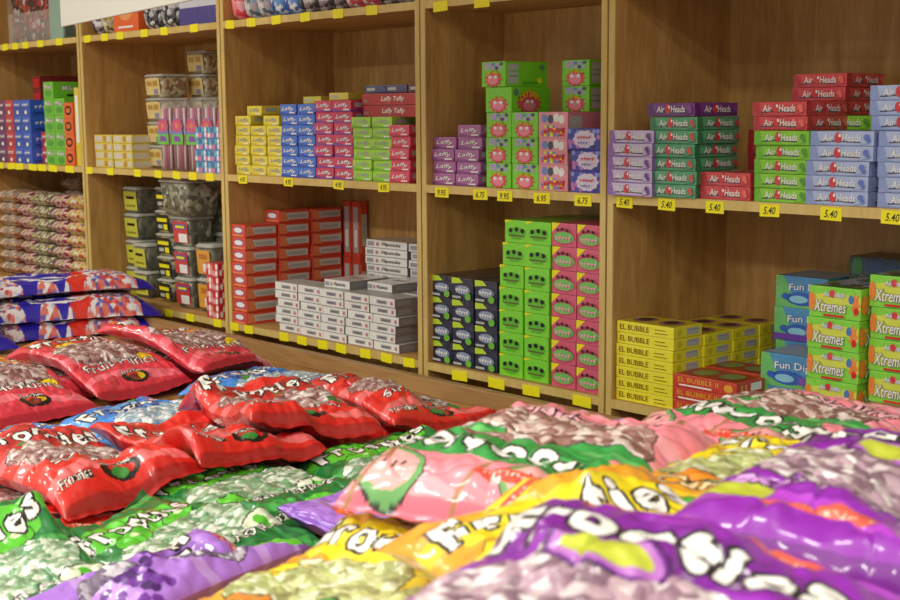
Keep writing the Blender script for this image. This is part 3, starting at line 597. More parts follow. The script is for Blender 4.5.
for k, (x, lab) in enumerate([(-1.51, 'leftmost'), (-1.41, 'second from left'), (-1.31, 'third from left'), (-1.21, 'fourth from left'), (-1.11, 'rightmost, behind the small blue packs')]):
    put(SB, x, .075, S1, 'clear bag of pink candy sticks with a flower card, '+lab, 'candy bag', 'candy stick bags standing in a row')
BPK = (boxtpl('small_blue_and_pink_pack', .082, .05, .039, M('bp_blue', '5a9ad0'), [('bits', .03, .06, .97, .94, 6, 2, [M('bp_pink', 'e080b0'), M('bp_blue2', '3a78c0'), WHITE, M('bp_teal', '6ac0c8')], 12)], [('rect', .1, .2, .8, .8, WHITE)]), (.082, .05, .039))
stack(*BPK, -1.163, .0, S1, 4, 'small blue and pink wrapped pack', 'in the left stack before the candy sticks', 'candy pack', 'blue and pink packs', .004, 3)
stack(*BPK, -1.08, .0, S1, 4, 'small blue and pink wrapped pack', 'in the right stack before the candy sticks', 'candy pack', 'blue and pink packs', .004, 3)

def pouch(name, w, d, h, m, header=None, lying=False):
    """low wrapped-candy pillow pack"""
    mb = MB(); nx, ny = 14, 9; top = {}; P = []; F = []
    rr = np.random.RandomState(abs(hash(name)) % 1000 if False else len(name)*7)
    for s in (1, -1):
        for i in range(nx+1):
            for j in range(ny+1):
                a, b = 2*i/nx-1, 2*j/ny-1; pr = max(0, (1-a**4)*(1-b**4))**.6
                lump = rr.uniform(-.1, .1)*pr
                if lying: P.append((a*w/2, d/2+b*d/2, h/2+s*h/2*(pr+lump)))
                else: P.append((a*w/2*(1-.06*(1-b*b)), d/2+s*d/2*(pr+lump), h/2+b*h/2))
    N = (nx+1)*(ny+1)
    for s in (0, 1):
        for i in range(nx):
            for j in range(ny):
                q = [s*N+i*(ny+1)+j, s*N+(i+1)*(ny+1)+j, s*N+(i+1)*(ny+1)+j+1, s*N+i*(ny+1)+j+1]
                F.append(q if (s == 0) == lying else q[::-1])
    mb.poly(P, m, F)
    if header:
        k = mb.mi(header)
        for idx, f in enumerate(mb.f):
            jj = min(v % (ny+1) for v in f)
            if jj >= ny-2: mb.m[idx] = k
    o = mb.build(name, None, True); return o
G12 = 'bags of wrapped sweets on the bottom shelf of the far left unit'
C_PK = candy('pink_wrapped', ['b84a6a', 'e6d8c8', 'd8b0a8', '8a3a50', 'c8c090'], 75)
C_YG = candy('yellow_grey_wrapped', ['c8bc6a', '8a7a8a', 'e0dcc0', '6a5a6a', 'a89a50'], 80)
C_OR = candy('orange_white_wrapped', ['c89a6a', 'e0d8c8', 'b0a890', 'c87040', 'a09a98'], 70)
C_PY = candy('pink_yellow_wrapped', ['d85a5a', 'e8dca0', 'd8c04a', 'c88a90', 'e0e0d0'], 75)
pYG = pouch('yellow_grey_candy_pack', .2, .16, .056, C_YG, None, True); pPK = pouch('pink_candy_pack', .13, .16, .056, C_PK, None, True)
pPY = pouch('pink_and_yellow_candy_pack', .12, .16, .056, C_PY, None, True); pOR = pouch('tan_candy_pack', .2, .16, .056, C_OR, None, True)
def pstack(t, h, x, y, z, n, desc, place):
    h = .0535
    for i in range(n): put(t, x+random.uniform(-.006, .006), y+random.uniform(0, .01), z+i*h, ' '.join(('%s, %s %s' % (desc, ordn(i, n), place)).split()), 'candy pack', G12, math.radians(random.uniform(-2, 2)))
pstack(pOR, .055, -2.93, .04, S2, 7, 'tan and white pack of sweets', 'in the stack at the left edge of the photo')
pstack(pPK, .052, -2.75, .05, S2, 7, 'dark pink pack of sweets', 'in the stack left of the yellow grey packs')
pstack(pYG, .05, -2.58, .04, S2, 7, 'yellow and grey pack of sweets', 'in the middle stack')
pstack(pPK, .052, -2.4, .04, S2, 7, 'dark pink pack of sweets', 'in the stack right of the yellow grey packs')
pstack(pPY, .052, -2.27, .04, S2, 7, 'pink and yellow pack of sweets', 'in the stack before the panel')
pstack(pPY, .052, -2.14, .04, S2, 7, 'pink and yellow pack of sweets', 'in the stack against the right panel')
pstack(pOR, .055, -2.7, .24, S2, 8, 'tan and white pack of sweets', 'in the left rear stack'); pstack(pYG, .05, -2.45, .24, S2, 8, 'yellow and grey pack of sweets', 'in the middle rear stack'); pstack(pYG, .05, -2.2, .24, S2, 8, 'yellow and grey pack of sweets', 'in the right rear stack')

# ---- top shelf
G13 = 'goods along the top shelf'
bb = empty('bulk_candy_bin', (-2.54, .16, S0)); tag(bb, 'clear bulk bin of dark red wrapped sweets on the top shelf at far left', 'candy bin')
m = MB(); m.box(-.2, .2, -.13, .13, 0, .006, CLEAR); m.box(-.2, -.195, -.13, .13, .006, .36, CLEAR); m.box(.195, .2, -.13, .13, .006, .36, CLEAR); m.box(-.195, .195, -.13, -.126, .006, .12, CLEAR); m.box(-.195, .195, -.13, -.124, .118, .126, CLEAR); m.build('bin_body', bb)
m = MB(); q = []
for k in range(8):
    z = .008+.32*k/7; s_ = 1-.05*(k % 2)-(.25 if k == 7 else 0); q.append((rrect(.384*s_, .25*s_, .02), z))
loft(m, q, candy('bulk_dark_red', ['6a1c20', '9a3a28', '3a2420', 'b8a8a8', '7a2a30', '5a3018', '401418', 'a83a30'], 48, .25)); m.build('candy_heap', bb, True)
g = MB(); ga = mat('green_acrylic', 'b4d8c8', .1, .6, None, 0, .5); g.box(-2.285, -2.279, .01, .24, S0, S0+.33, ga); g.box(-2.285, -2.17, .002, .01, S0, S0+.33, ga)
tag(g.build('acrylic_divider'), 'greenish clear acrylic divider standing beside the bulk bin', 'divider')
FOILS = {'silver': candy('foil_silver', ['c8c8cc', '8a8a90', '4a4a50', 'e8e8ea', '2e2e34'], 70, .18, .9), 'yellowgrey': candy('foil_yellow', ['c8a840', 'e0d8b0', '6a6040', 'b0a890'], 60),
         'pink': candy('foil_pink', ['ee5a70', 'f08a98', 'e0405a', 'f4b0b8'], 50), 'blue': candy('foil_blue', ['4a80d8', 'b8c8e8', '3a60b0', 'e8eaf2', '6a9ae0'], 60), 'greyblue': candy('foil_greyblue', ['9ab0c8', 'd8dce0', '5a6a78', 'b8a8b0'], 60),
         'dark': candy('foil_dark', ['5a5a5e', 'c8c4c8', '3a3038', '9a8a98', 'e0dce0'], 60), 'pinkwhite': candy('foil_pinkwhite', ['e87a88', 'f4e0e0', 'd85a6a', 'c8b0b0'], 60)}
FN = {'silver': 'silver foil', 'yellowgrey': 'yellow and grey', 'pink': 'bright pink', 'blue': 'blue and white', 'greyblue': 'grey blue', 'dark': 'dark grey patterned', 'pinkwhite': 'pink and white'}
PT = {k: pouch(FN[k].replace(' ', '_')+'_pouch', .118 if k == 'silver' else .073, .09, .17, v) for k, v in FOILS.items()}
for x, k, lab in [(-1.945, 'dark', 'by the left panel of the second unit'), (-1.86, 'yellowgrey', 'just left of the orange box')]:
    put(PT[k], x, .02, S0, FN[k]+' pouch on the top shelf, '+lab, 'candy pouch', G13)
put(PT['dark'], -2.1, .02, S0, FN['dark']+' pouch on the top shelf, at the right end of the far left unit', 'candy pouch', G13)
ob = (boxtpl('orange_top_shelf_box', .19, .13, .17, M('orange_top', 'f2641e'), [('ell', .5, .4, .25, .14, M('orange_pale', 'f8a060')), ('rect', .2, .1, .8, .14, WHITE)], ()), (.19, .13, .17))
stack(*ob, -1.7, .02, S0, 1, 'orange box on the top shelf between the pouches', '', 'candy box', G13)
for k, x in enumerate((-1.53, -1.405)): put(PT['silver'], x, .02, S0, 'silver foil pouch on the top shelf, '+['beside the orange box', 'beside the white and purple boxes'][k], 'candy pouch', G13)
wp = (boxtpl('white_and_purple_box', .125, .12, .17, M('wp_white', 'd2d6e4'), [('rect', 0, 0, 1, .36, M('wp_purple', '3e2f90')), ('rect', .1, .5, .6, .56, mat('wp_print', '6a70a8', .4)), ('rect', .1, .62, .7, .66, mat('wp_print', '6a70a8', .4))], [('rect', 0, 0, 1, .36, M('wp_purple', '3e2f90'))]), (.125, .12, .17))
stack(*wp, -1.25, .02, S0, 1, 'white and purple box on the top shelf, left of two', '', 'candy box', G13); stack(*wp, -1.12, .02, S0, 1, 'white and purple box on the top shelf, right of two by the panel', '', 'candy box', G13)
seq = ['pink', 'greyblue', 'greyblue', 'blue', 'blue', 'dark', 'dark', 'dark', 'pinkwhite', 'pinkwhite', 'dark', 'silver2', 'dark']
posn = ['first', 'second', 'third', 'fourth', 'fifth', 'sixth', 'seventh', 'eighth', 'ninth', 'tenth', 'eleventh', 'twelfth', 'thirteenth']
for i, k in enumerate(seq):
    k = 'greyblue' if k == 'silver2' else k
    put(PT[k], -.955+i*.0765, .016, S0, '%s pouch on the top shelf of the middle unit, %s from the left' % (FN[k], posn[i]), 'candy pouch', G13)

# hanging white sign, upper left, in front of the shelves
sg = empty('hanging_sign', (-1.6, -.6, .8)); tag(sg, 'plain white hanging sign panel in front of the upper left shelves', 'sign')
SIGN_AT = (-0.405, -0.857, 0.422)
sg.location = SIGN_AT; sg.rotation_euler.z = math.radians(-9.6)
m = MB(); m.box(0, 1.9, -.004, .004, 0, .62, mat('sign_white', 'c6c5bd', .5), .002); m.build('sign_panel', sg)
for x in (.2, 1.7):
    m = MB(); m.box(x-.003, x+.003, -.003, .003, .62, 1.75-SIGN_AT[2], GREYP); m.build('hanging_wire', sg)

# ------------------------------------------------------------------ price tags
_tg = {}
def price_tag(x, z, txt, where, wd=.05, hh=.027):
    key = (txt, wd)
    if key not in _tg:
        m = MB(); m.box(-wd/2, wd/2, -.0016, 0, -hh/2, hh/2, YEL)
        if txt:
            v, f, e = text2d(txt, .012, .25); lo, hi = v.min(0), v.max(0); vv = (v-(lo+hi)/2)/(hi-lo)*np.array([wd*.62, hh*.6])
            m.poly([(a, -.0021, b) for a, b in vv], INK, f)
        _tg[key] = m.build('price_tag'); o = _tg[key]
    else: o = copy_tree(_tg[key])
    o.location = (x, -.0012, z); o.rotation_euler.y = math.radians(random.uniform(-2.5, 2.5))
    tag(o, where.replace('blank looking ', ''), 'price tag', 'yellow price tags on the shelf edges')
TAGS = {
 's1r': ([.745, .873, 1.01, 1.155, 1.306, 1.446], '5.40', ['under the lavender boxes', 'under the dark green boxes', 'under the low red boxes', 'under the lime boxes', 'under the light blue boxes', 'at the right edge of the photo']),
}
for x, t in zip(*TAGS['s1r'][::2]): price_tag(x, S1-.017, '5.40', 'yellow price tag reading 5.40 '+t.replace('at the right edge of the photo', 'at right edge of the photo'))
for x, s, t in [(.087, '9.95', 'under the mauve boxes'), (.242, '6.75', 'under the left lime boxes'), (.335, '9.95', 'under the second lime column'), (.47, '6.95', 'under the pink gum boxes'), (.611, '6.75', 'under the blue violet boxes')]:
    price_tag(x, S1-.019, s, 'yellow price tag reading %s, narrow unit, %s' % (s, t), .056)
for x, t in [(-.905, 'under the yellow boxes'), (-.644, 'under the blue boxes'), (-.382, 'under the cherry boxes'), (-.167, 'under the lime and pinkish red boxes')]:
    price_tag(x, S1-.014, '4.95', 'yellow price tag reading 4.95, middle unit, '+t)
def many(xs, z, where, wd=.05):
    for i, x in enumerate(xs): price_tag(x, z, '', 'yellow price tag, %s from left, %s' % (posn[i], where.replace('on the ', 'on ', 1)), wd)
many([-2.83, -2.71, -2.63, -2.50, -2.41, -2.31, -2.16], S1-.012, 'on the middle shelf edge of the far left unit', .075)
many([-1.99, -1.82, -1.61, -1.46, -1.33, -1.22, -1.11], S1-.012, 'on middle shelf edge of second unit')
many([-1.42, -1.27, -1.09], S2-.012, 'on the bottom shelf edge of the second unit')
many([-.982, -.895, -.69, -.59, -.48, -.385, -.265, -.165, -.062], S2-.012, 'on the bottom shelf edge of the middle unit')
many([.155, .302, .433, .612], S2-.02, 'on the bottom shelf edge of the narrow unit', .062)
many([-2.82, -2.71, -2.61, -2.51, -2.37, -2.2], S0-.012, 'on the top shelf edge of the far left unit', .055)
many([-1.96, -1.82, -1.7, -1.52, -1.38, -1.18], S0-.012, 'on the top shelf edge of the second unit')
many([-.955, -.83, -.69, -.535, -.37, -.21], S0-.012, 'on the top shelf edge of the middle unit')
many([.087, .25], S0-.02, 'on the top shelf edge of the narrow unit', .058)

# ------------------------------------------------------------------ display table
TT = -.56
tb = empty('display_table', (.2, -1.1, -1.3)); tag(tb, 'long wooden display table heaped with candy bags in front of the shelves', 'table')
def tp(name, *b, mt=W_TABLE):
    m = MB(); m.box(*b, mt, .003); o = m.build(name, tb); o.location = (-.2, 1.1, 1.3); return o
tp('tabletop', -3.4, 2.6, -2.05, -.1, TT-.03, TT)
tp('back_rail', -3.4, 2.6, -.128, -.1, TT, -.512, mt=W_LIP)
tp('apron', -3.35, 2.55, -2.02, -2.0, TT-.13, TT-.03, mt=W_LIP); tp('apron', -3.35, 2.55, -.13, -.11, TT-.13, TT-.03, mt=W_LIP)
for x in (-3.3, -.4, 2.45):
    for y in (-1.97, -.2): tp('leg', x, x+.07, y, y+.07, -1.3, TT-.03, mt=W_LIP)

# ------------------------------------------------------------------ candy bags: printed film drawn as polygons, one colour per mesh vertex
class Art:
    """a small painter: polygons and letters filled into an RGB grid (print on the film; no light or shade)"""
    def __init__(s, w, h, nx, ny, base):
        s.w, s.h, s.nx, s.ny = w, h, nx, ny
        s.c = np.tile(np.array(lin(hexc(base))), (ny, nx, 1)); s.win = np.zeros((ny, nx))
        s.X, s.Y = np.meshgrid((np.arange(nx)+.5)/nx*w, (np.arange(ny)+.5)/ny*h)
    def seg_mask(s, V, E):
        m = np.zeros((s.ny, s.nx), bool)
        a, b = V[E[:, 0]], V[E[:, 1]]
        ya, yb = np.minimum(a[:, 1], b[:, 1]), np.maximum(a[:, 1], b[:, 1])
        for r in range(s.ny):
            y = (r+.5)/s.ny*s.h
            k = (ya <= y) & (yb > y)
            if not k.any(): continue
            t = (y-a[k, 1])/(b[k, 1]-a[k, 1]); xs = np.sort(a[k, 0]+t*(b[k, 0]-a[k, 0]))
            idx = np.searchsorted(xs, s.X[r]); m[r] = idx % 2 == 1
        return m
    def grow(s, m, r):
        o = m.copy(); R = int(math.ceil(r))
        for dy in range(-R, R+1):
            for dx in range(-R, R+1):
                if dx*dx+dy*dy <= r*r+.1 and (dx or dy):
                    t = np.zeros_like(m); t[max(0, dy):s.ny+min(0, dy), max(0, dx):s.nx+min(0, dx)] = m[max(0, -dy):s.ny+min(0, -dy), max(0, -dx):s.nx+min(0, -dx)]; o |= t
        return o
    def fill(s, m, col, win=None):
        s.c[m] = lin(hexc(col))
        s.win[m] = 0 if win is None else win
    def poly(s, pts, col, line=0):
        V = np.array([(x*s.w, y*s.h) for x, y in pts]); n = len(pts); m = s.seg_mask(V, np.array([(i, (i+1) % n) for i in range(n)]))
        if line: s.fill(s.grow(m, line), '161214')
        s.fill(m, col)
    def ell(s, cx, cy, rx, ry, col, line=0, rot=0, lc='161214'):
        """cx,cy fractions; rx,ry in metres"""
        c, n = math.cos(rot), math.sin(rot); dx, dy = s.X-cx*s.w, s.Y-cy*s.h
        q = ((dx*c+dy*n)/rx)**2+((-dx*n+dy*c)/ry)**2; m = q < 1
        if line: s.fill(s.grow(m, line), lc)
        s.fill(m, col)
    def text(s, t, cx, cy, wd, ht, col, line=0, bold=0, curve=0, rot=0, puffy=0, lc='161214'):
        v, f, e = text2d(t, .03 if puffy else 0, 0, 3, 1.22 if puffy else 1.08); lo, hi = v.min(0), v.max(0); q = (v-(lo+hi)/2)/(hi-lo)*np.array([wd, ht])
        if puffy:   # letters jump up and down like hand-cut ones
            i = np.floor((q[:, 0]/wd+.5)*len(t)*.999); q[:, 1] = q[:, 1]*(1+.08*np.sin(i*2.3+.5)) + .07*ht*np.sin(i*1.9)
        q[:, 1] -= curve*(q[:, 0]/(wd/2))**2
        c, n = math.cos(rot), math.sin(rot); q = np.stack([q[:, 0]*c-q[:, 1]*n, q[:, 0]*n+q[:, 1]*c], 1)+np.array([cx*s.w, cy*s.h])
        m = s.seg_mask(q, e)
        if bold: m = s.grow(m, bold)
        if line: s.fill(s.grow(m, line), lc)
        s.fill(m, col)
    def window(s, m, cols, cell=.0135, seed=1, line=0, lc='161214'):
        if line: s.fill(s.grow(m, line), lc)
        rr = np.random.RandomState(seed); gx, gy = int(s.w/cell)+3, int(s.h/cell)+3
        px = (np.arange(gx)[None, :]-1+rr.rand(gy, gx))*cell; py = (np.arange(gy)[:, None]-1+rr.rand(gy, gx))*cell
        ci = rr.randint(0, len(cols), (gy, gx)); best = np.full(s.X.shape, 9.); who = np.zeros(s.X.shape, int); sec = np.full(s.X.shape, 9.)
        ix, iy = (s.X/cell).astype(int)+1, (s.Y/cell).astype(int)+1
        for dy in (-1, 0, 1):
            for dx in (-1, 0, 1):
                jx, jy = np.clip(ix+dx, 0, gx-1), np.clip(iy+dy, 0, gy-1)
                d = np.hypot(px[jy, jx]-s.X, (py[jy, jx]-s.Y)*1.3); b = d < best
                sec = np.where(b, best, np.minimum(sec, d)); who = np.where(b, ci[jy, jx], who); best = np.minimum(best, d)
        C = np.array([lin(hexc(c)) for c in cols])[who]
        s.c[m] = C[m]; s.win[m] = (.35+.65*np.clip((sec-best)/cell*1.6, 0, 1))[m]
def blob(s, cx, cy, rx, ry, p=2.6, wob=.06, ph=0):
    dx, dy = (s.X-cx*s.w)/rx, (s.Y-cy*s.h)/ry; a = np.arctan2(dy, dx)
    return (np.abs(dx)**p+np.abs(dy)**p) < (1+wob*np.sin(3*a+ph)+wob*.6*np.sin(7*a+ph))**p
BW, BH = .31, .45
def frooties(base, band, deep, wcols, flavour, fruit, nx=220, ny=290, letterback=None, fl_col='f4ece8'):
    a = Art(BW, BH, nx, ny, base); k = nx/220
    for j in range(5):   # swirling printed bands
        m = np.abs(a.Y-(.06+.095*j)-.018*np.sin(a.X*17+j*1.7)) < .012+.004*np.sin(a.X*9+j); a.fill(m, band)
    a.fill(a.Y < .02, deep); a.fill(a.Y > BH-.016, deep)
    if letterback: a.fill(blob(a, .5, .73, .15, .045, 2.4, .1), letterback)
    a.window(blob(a, .5, .46, .135, .078, 2.8, .05), wcols, .0115, len(flavour), 1.3*k)
    fruit(a, k)
    a.text('Frooties', .5, .745, .272, .056, 'f6f4f0', 3.0*k, .7*k, -.008, 0, 1)
    a.ell(.34, .9, .05, .0085, 'e2442e'); a.text('Tootsie', .34, .9, .07, .009, 'f8e8d8', 0, .3)
    n = len(flavour); a.text(flavour, .5, .285, min(.25, .022*n), .03, fl_col, 2.0*k, .9*k, .012)
    return a
def oval_medal(a, k, x, y, cols):
    a.ell(x, y, .042, .026, '1c1412'); 
    for i, c in enumerate(cols): a.ell(x+.035*math.cos(i*2.1), y+.015*math.sin(i*2.1), .018, .013, c)
    a.text('Frooties', x-.0, y+.045, .062, .012, 'f2efe6', 1.2*k, .5)
def f_punch(a, k):
    a.ell(.28, .64, .035, .017, 'f4c81e', 1.5*k, .2); a.ell(.72, .62, .03, .016, 'f08a2a', 1.5*k, -.2); a.ell(.8, .3, .026, .016, 'f2d020', 1.5*k, .1)
    a.ell(.15, .88, .03, .02, 'f0762a', 1*k, .3); a.ell(.85, .86, .035, .014, 'f4a02a', 1*k, .5); oval_medal(a, k, .5, .12, ['e8c020', 'd03a28', '7a2a1a'])
def f_straw(a, k):
    for x, y in ((.2, .62), (.55, .64), (.84, .6)): a.ell(x, y, .036, .016, 'cf2226', 1.2*k, .3); a.ell(x+.07, y+.015, .014, .008, '2f8a3a', .8*k)
    a.ell(.86, .34, .018, .012, '2f8a3a', 1*k); oval_medal(a, k, .5, .125, ['d02a26', 'd02a26', '3a8a3a']); a.text('Frooties', .17, .12, .07, .022, 'f4eee6', 1.4*k, .8)
def f_apple(a, k):
    for x, y, r in ((.3, .63, .045), (.72, .66, .04)): a.ell(x, y, r, r*.5, '58c42e', 1.6*k, .2); a.ell(x+.03, y+.012, .012, .006, 'd8f4b8')
    a.ell(.84, .31, .045, .026, 'e4eed2', 1.6*k); a.ell(.84, .31, .012, .018, '58c42e'); a.ell(.18, .33, .04, .03, '62cc34', 1.6*k); a.ell(.62, .12, .05, .03, '62cc34', 1.8*k); a.ell(.62, .12, .02, .012, 'e4eed2'); a.text('Frooties', .25, .1, .08, .024, 'f4f4ea', 1.4*k, .8)
def f_blue(a, k):
    rr = random.Random(4)
    for i in range(38): a.ell(.12+.76*rr.random(), .6+.28*rr.random()*(.4 if i % 2 else 1), .011, .009, rr.choice(['2a5cc0', '4a7ede', '1f3f8a']), .8*k)
    a.ell(.3, .62, .022, .012, '3a9a4a', 1*k, .4); a.ell(.66, .86, .022, .012, '3a9a4a', 1*k, -.4); oval_medal(a, k, .5, .12, ['2a5cc0', '4a7ede', '2a5cc0'])
def f_grape(a, k):
    rr = random.Random(6)
    for gx, gy in ((.22, .62), (.82, .16)):
        for i in range(34): a.ell(gx+.13*rr.gauss(0, .55), gy+.06*rr.gauss(0, .6), .0085, .0085, rr.choice(['5a1f86', '6e2f9c', '43126a']), .8*k)
    a.ell(.45, .64, .03, .013, '4fae35', 1.4*k, .4); a.ell(.75, .64, .035, .012, '4fae35', 1.4*k, -.3); a.ell(.45, .13, .06, .012, 'e8622e'); a.text('Tootsie', .45, .13, .08, .01, 'f8e8d8', 0, .3)
def f_melon(a, k):
    for x, y, r in ((.22, .885, .3), (.84, .9, -.4)):
        a.ell(x, y, .05, .032, '6aa860', 1.8*k, r); a.ell(x, y, .043, .026, 'f4a8a8', 0, r)
        for q in range(4): a.ell(x-.06+.04*q, y, .003, .005, '4a2a1a')
    for x, y in ((.16, .6), (.86, .58)): a.ell(x, y, .07, .024, '2f9a44', 1.6*k, .3); a.ell(x, y, .07, .007, '67c268', 0, .3)
    for x in (.1, .5, .92): a.fill((np.abs(a.X-x*BW-.012*np.sin(a.Y*30)) < .004) & ((a.Y > .8*BH) | (a.Y < .2*BH)), 'b07a58')
def f_passion(a, k):
    a.ell(.44, .625, .05, .026, '6a1486', 2*k); a.ell(.44, .625, .045, .022, 'b36cc0'); a.ell(.44, .625, .037, .016, 'bcc43a')
    a.ell(.87, .36, .04, .028, '6a1486', 2*k); a.ell(.87, .36, .03, .018, 'bcc43a'); a.ell(.62, .9, .07, .013, 'e2604e'); a.text('Tootsie Roll', .62, .9, .1, .01, 'f6c8b0', 0, .3)
    a.ell(.5, .15, .075, .012, 'e2604e'); a.text('Tootsie Roll', .5, .15, .11, .01, 'f6c8b0', 0, .3); a.ell(.14, .2, .04, .02, 'bcc43a', 1.2*k)
def f_star(a, k):
    for cx, cy, r in ((.35, .885, .055), (.82, .6, .05), (.14, .55, .045)):
        pts = [(cx+(r if t % 2 == 0 else r*.5)*math.cos(t*math.pi/5+.3)/BW, cy+(r if t % 2 == 0 else r*.5)*math.sin(t*math.pi/5+.3)/BH) for t in range(10)]; a.poly(pts, 'f2dc1e', 1.2*k if cy < .8 else 0)
    a.ell(.6, .35, .05, .024, '49a82c', 1.8*k, .2); a.ell(.28, .33, .03, .016, 'e88a20', 1.2*k); a.ell(.3, .12, .06, .026, '49a82c', 1.6*k); a.fill(blob(a, .78, .12, .05, .03), 'f09a2a')
PKW = ['c4aca8', 'a67c7a', '946664', 'dccfca', '7e5250', 'b0908c']
ARTS = {
 'punch': frooties('de3c4c', 'ef7080', 'c02a3a', PKW, 'Fruit Punch', f_punch, letterback='c63a2c'),
 'strawberry': frooties('e0281f', 'ee6e70', 'b81c18', PKW, 'Strawberry', f_straw, letterback='b8231f'),
 'apple': frooties('157a36', '3fa84a', '0c5a26', ['c4d0bc', '88ae84', '6a9c72', 'dde4d8', '76946e', 'a4bc9e'], 'Green Apple', f_apple, letterback='5cc832'),
 'blue': frooties('3e8fe4', '6fb2f0', '2a6cc8', ['dfe6ea', 'a8c4d8', '8aa8c0', 'eef2f4', '9ab0c0'], 'Blue Raspberry', f_blue),
 'grape': frooties('b07ae0', 'c79cec', '8a4cc4', ['bcb4c4', '8c7e98', '6e6080', 'dcd8e2', '847690'], 'Grape', f_grape, letterback='8a55b8'),
 'melon': frooties('f68c9c', 'f9a6b2', 'ee7288', ['d4b8b0', 'a87e76', '80564c', 'e4d4ce', '946860'], 'Watermelon', f_melon, 260, 340, '2f9a44', 'f6b6c2'),
 'passion': frooties('8f1fae', 'b23ecb', '74128f', ['cfc0c4', 'a8889a', '8e6c80', 'e6dee0', '7c5e70', 'b89ca8'], 'Passion Fruit', f_passion, 300, 400, '7d1a99', 'd89ae4'),
 'star': frooties('f0a62a', 'f4d22c', 'e8901e', ['ccd09c', 'a8b070', 'c0c684', 'e2e4c8', '989860'], 'Carambola', f_star, 260, 340, 'f2dc1e', 'f2d8a0'),
}
# the red, white and blue bag of wrapped gum on the far left
def gum_art():
    nx, ny = 300, 200; a = Art(.62, .36, nx, ny, '2a1fae')
    a.window((a.X > .03) & (a.X < .56), ['f0eeee', 'd04a4a', 'e8e4ea', '5a5ab8', 'e07a70', 'c8c8d8'], .012, 5)
    a.fill(blob(a, .3, .5, .075, .17, 2.5, .14, 1), '2a1fae'); a.fill(blob(a, .54, .5, .055, .18, 3, .1), 'e0362a'); a.fill(blob(a, .45, .3, .06, .08, 3, .2), '2a1fae')
    for q in (.2, .5, .8): a.fill((np.abs(a.Y-q*.36-.03*np.sin(a.X*15+q*4)) < .005) & (a.X > .1) & (a.X < .42), 'f4f2f4')
    for q in (.28, .38): a.ell(q, .5, .022, .03, 'f4f2f4'); a.ell(q, .5, .014, .02, 'd84a48')
    a.fill(np.abs(a.Y-.09-.02*np.sin(a.X*16)) < .006, 'f4f2f4'); a.fill((a.X > .55) | (a.X < .02), '2212a0'); return a
ARTS['gum'] = gum_art()
def film_material():
    m = bpy.data.materials.new('printed_film'); m.use_nodes = True; nt = m.node_tree; b = nt.nodes['Principled BSDF']
    at = nt.nodes.new('ShaderNodeAttribute'); at.attribute_name = 'print'; nt.links.new(at.outputs['Color'], b.inputs['Base Color'])
    b.inputs['Roughness'].default_value = .42; b.inputs['Coat Weight'].default_value = .9; b.inputs['Coat Roughness'].default_value = .09
    tc = nt.nodes.new('ShaderNodeTexCoord'); n = nt.nodes.new('ShaderNodeTexNoise'); n.inputs['Scale'].default_value = 34; n.inputs['Detail'].default_value = 5; n.inputs['Distortion'].default_value = .8; n.noise_type = 'RIDGED_MULTIFRACTAL'; n.normalize = False; n.inputs['Scale'].default_value = 20
    nt.links.new(tc.outputs['Object'], n.inputs['Vector'])
    bp = nt.nodes.new('ShaderNodeBump'); bp.inputs['Strength'].default_value = .8; bp.inputs['Distance'].default_value = .006
    nt.links.new(n.outputs['Fac'], bp.inputs['Height']); nt.links.new(bp.outputs['Normal'], b.inputs['Coat Normal'])
    bp2 = nt.nodes.new('ShaderNodeBump'); bp2.inputs['Strength'].default_value = .25; bp2.inputs['Distance'].default_value = .004
    nt.links.new(n.outputs['Fac'], bp2.inputs['Height']); nt.links.new(bp2.outputs['Normal'], b.inputs['Normal'])
    return m
FILM = film_material(); SEAL = mat('sealed_film_edge', 'c8c4c4', .25, .6)
# heap surface the bags settle on, 1 cm cells
HX0, HY0, HC = -3.0, -2.3, .01; HNX, HNY = 580, 225
HM = np.full((HNY, HNX), TT+.001); GX, GY = np.meshgrid(HX0+(np.arange(HNX)+.5)*HC, HY0+(np.arange(HNY)+.5)*HC)
def blur(a, sg):
    r = int(sg*3); k = np.exp(-.5*(np.arange(-r, r+1)/sg)**2); k /= k.sum()
    a = np.apply_along_axis(lambda v: np.convolve(np.pad(v, r, 'edge'), k, 'valid'), 0, a)
    return np.apply_along_axis(lambda v: np.convolve(np.pad(v, r, 'edge'), k, 'valid'), 1, a)
def bil(A, x, y):
    fx = np.clip((x-HX0)/HC-.5, 0, A.shape[1]-1.001); fy = np.clip((y-HY0)/HC-.5, 0, A.shape[0]-1.001); i, j = fx.astype(int), fy.astype(int); u, v = fx-i, fy-j
    return A[j, i]*(1-u)*(1-v)+A[j, i+1]*u*(1-v)+A[j+1, i]*(1-u)*v+A[j+1, i+1]*u*v
def nz(nx, ny, cx, cy, rr):
    """smooth noise nx by ny with cx by cy cells"""
    g = rr.rand(cy+2, cx+2)*2-1; x = np.linspace(0, cx, nx); y = np.linspace(0, cy, ny); i, j = np.minimum(x.astype(int), cx-1), np.minimum(y.astype(int), cy-1); u, v = x-i, y-j
    u = u*u*(3-2*u); v = v*v*(3-2*v); I, J = np.meshgrid(i, j); U, V = np.meshgrid(u, v)
    return g[J, I]*(1-U)*(1-V)+g[J, I+1]*U*(1-V)+g[J+1, I]*(1-U)*V+g[J+1, I+1]*U*V
NB = [0]
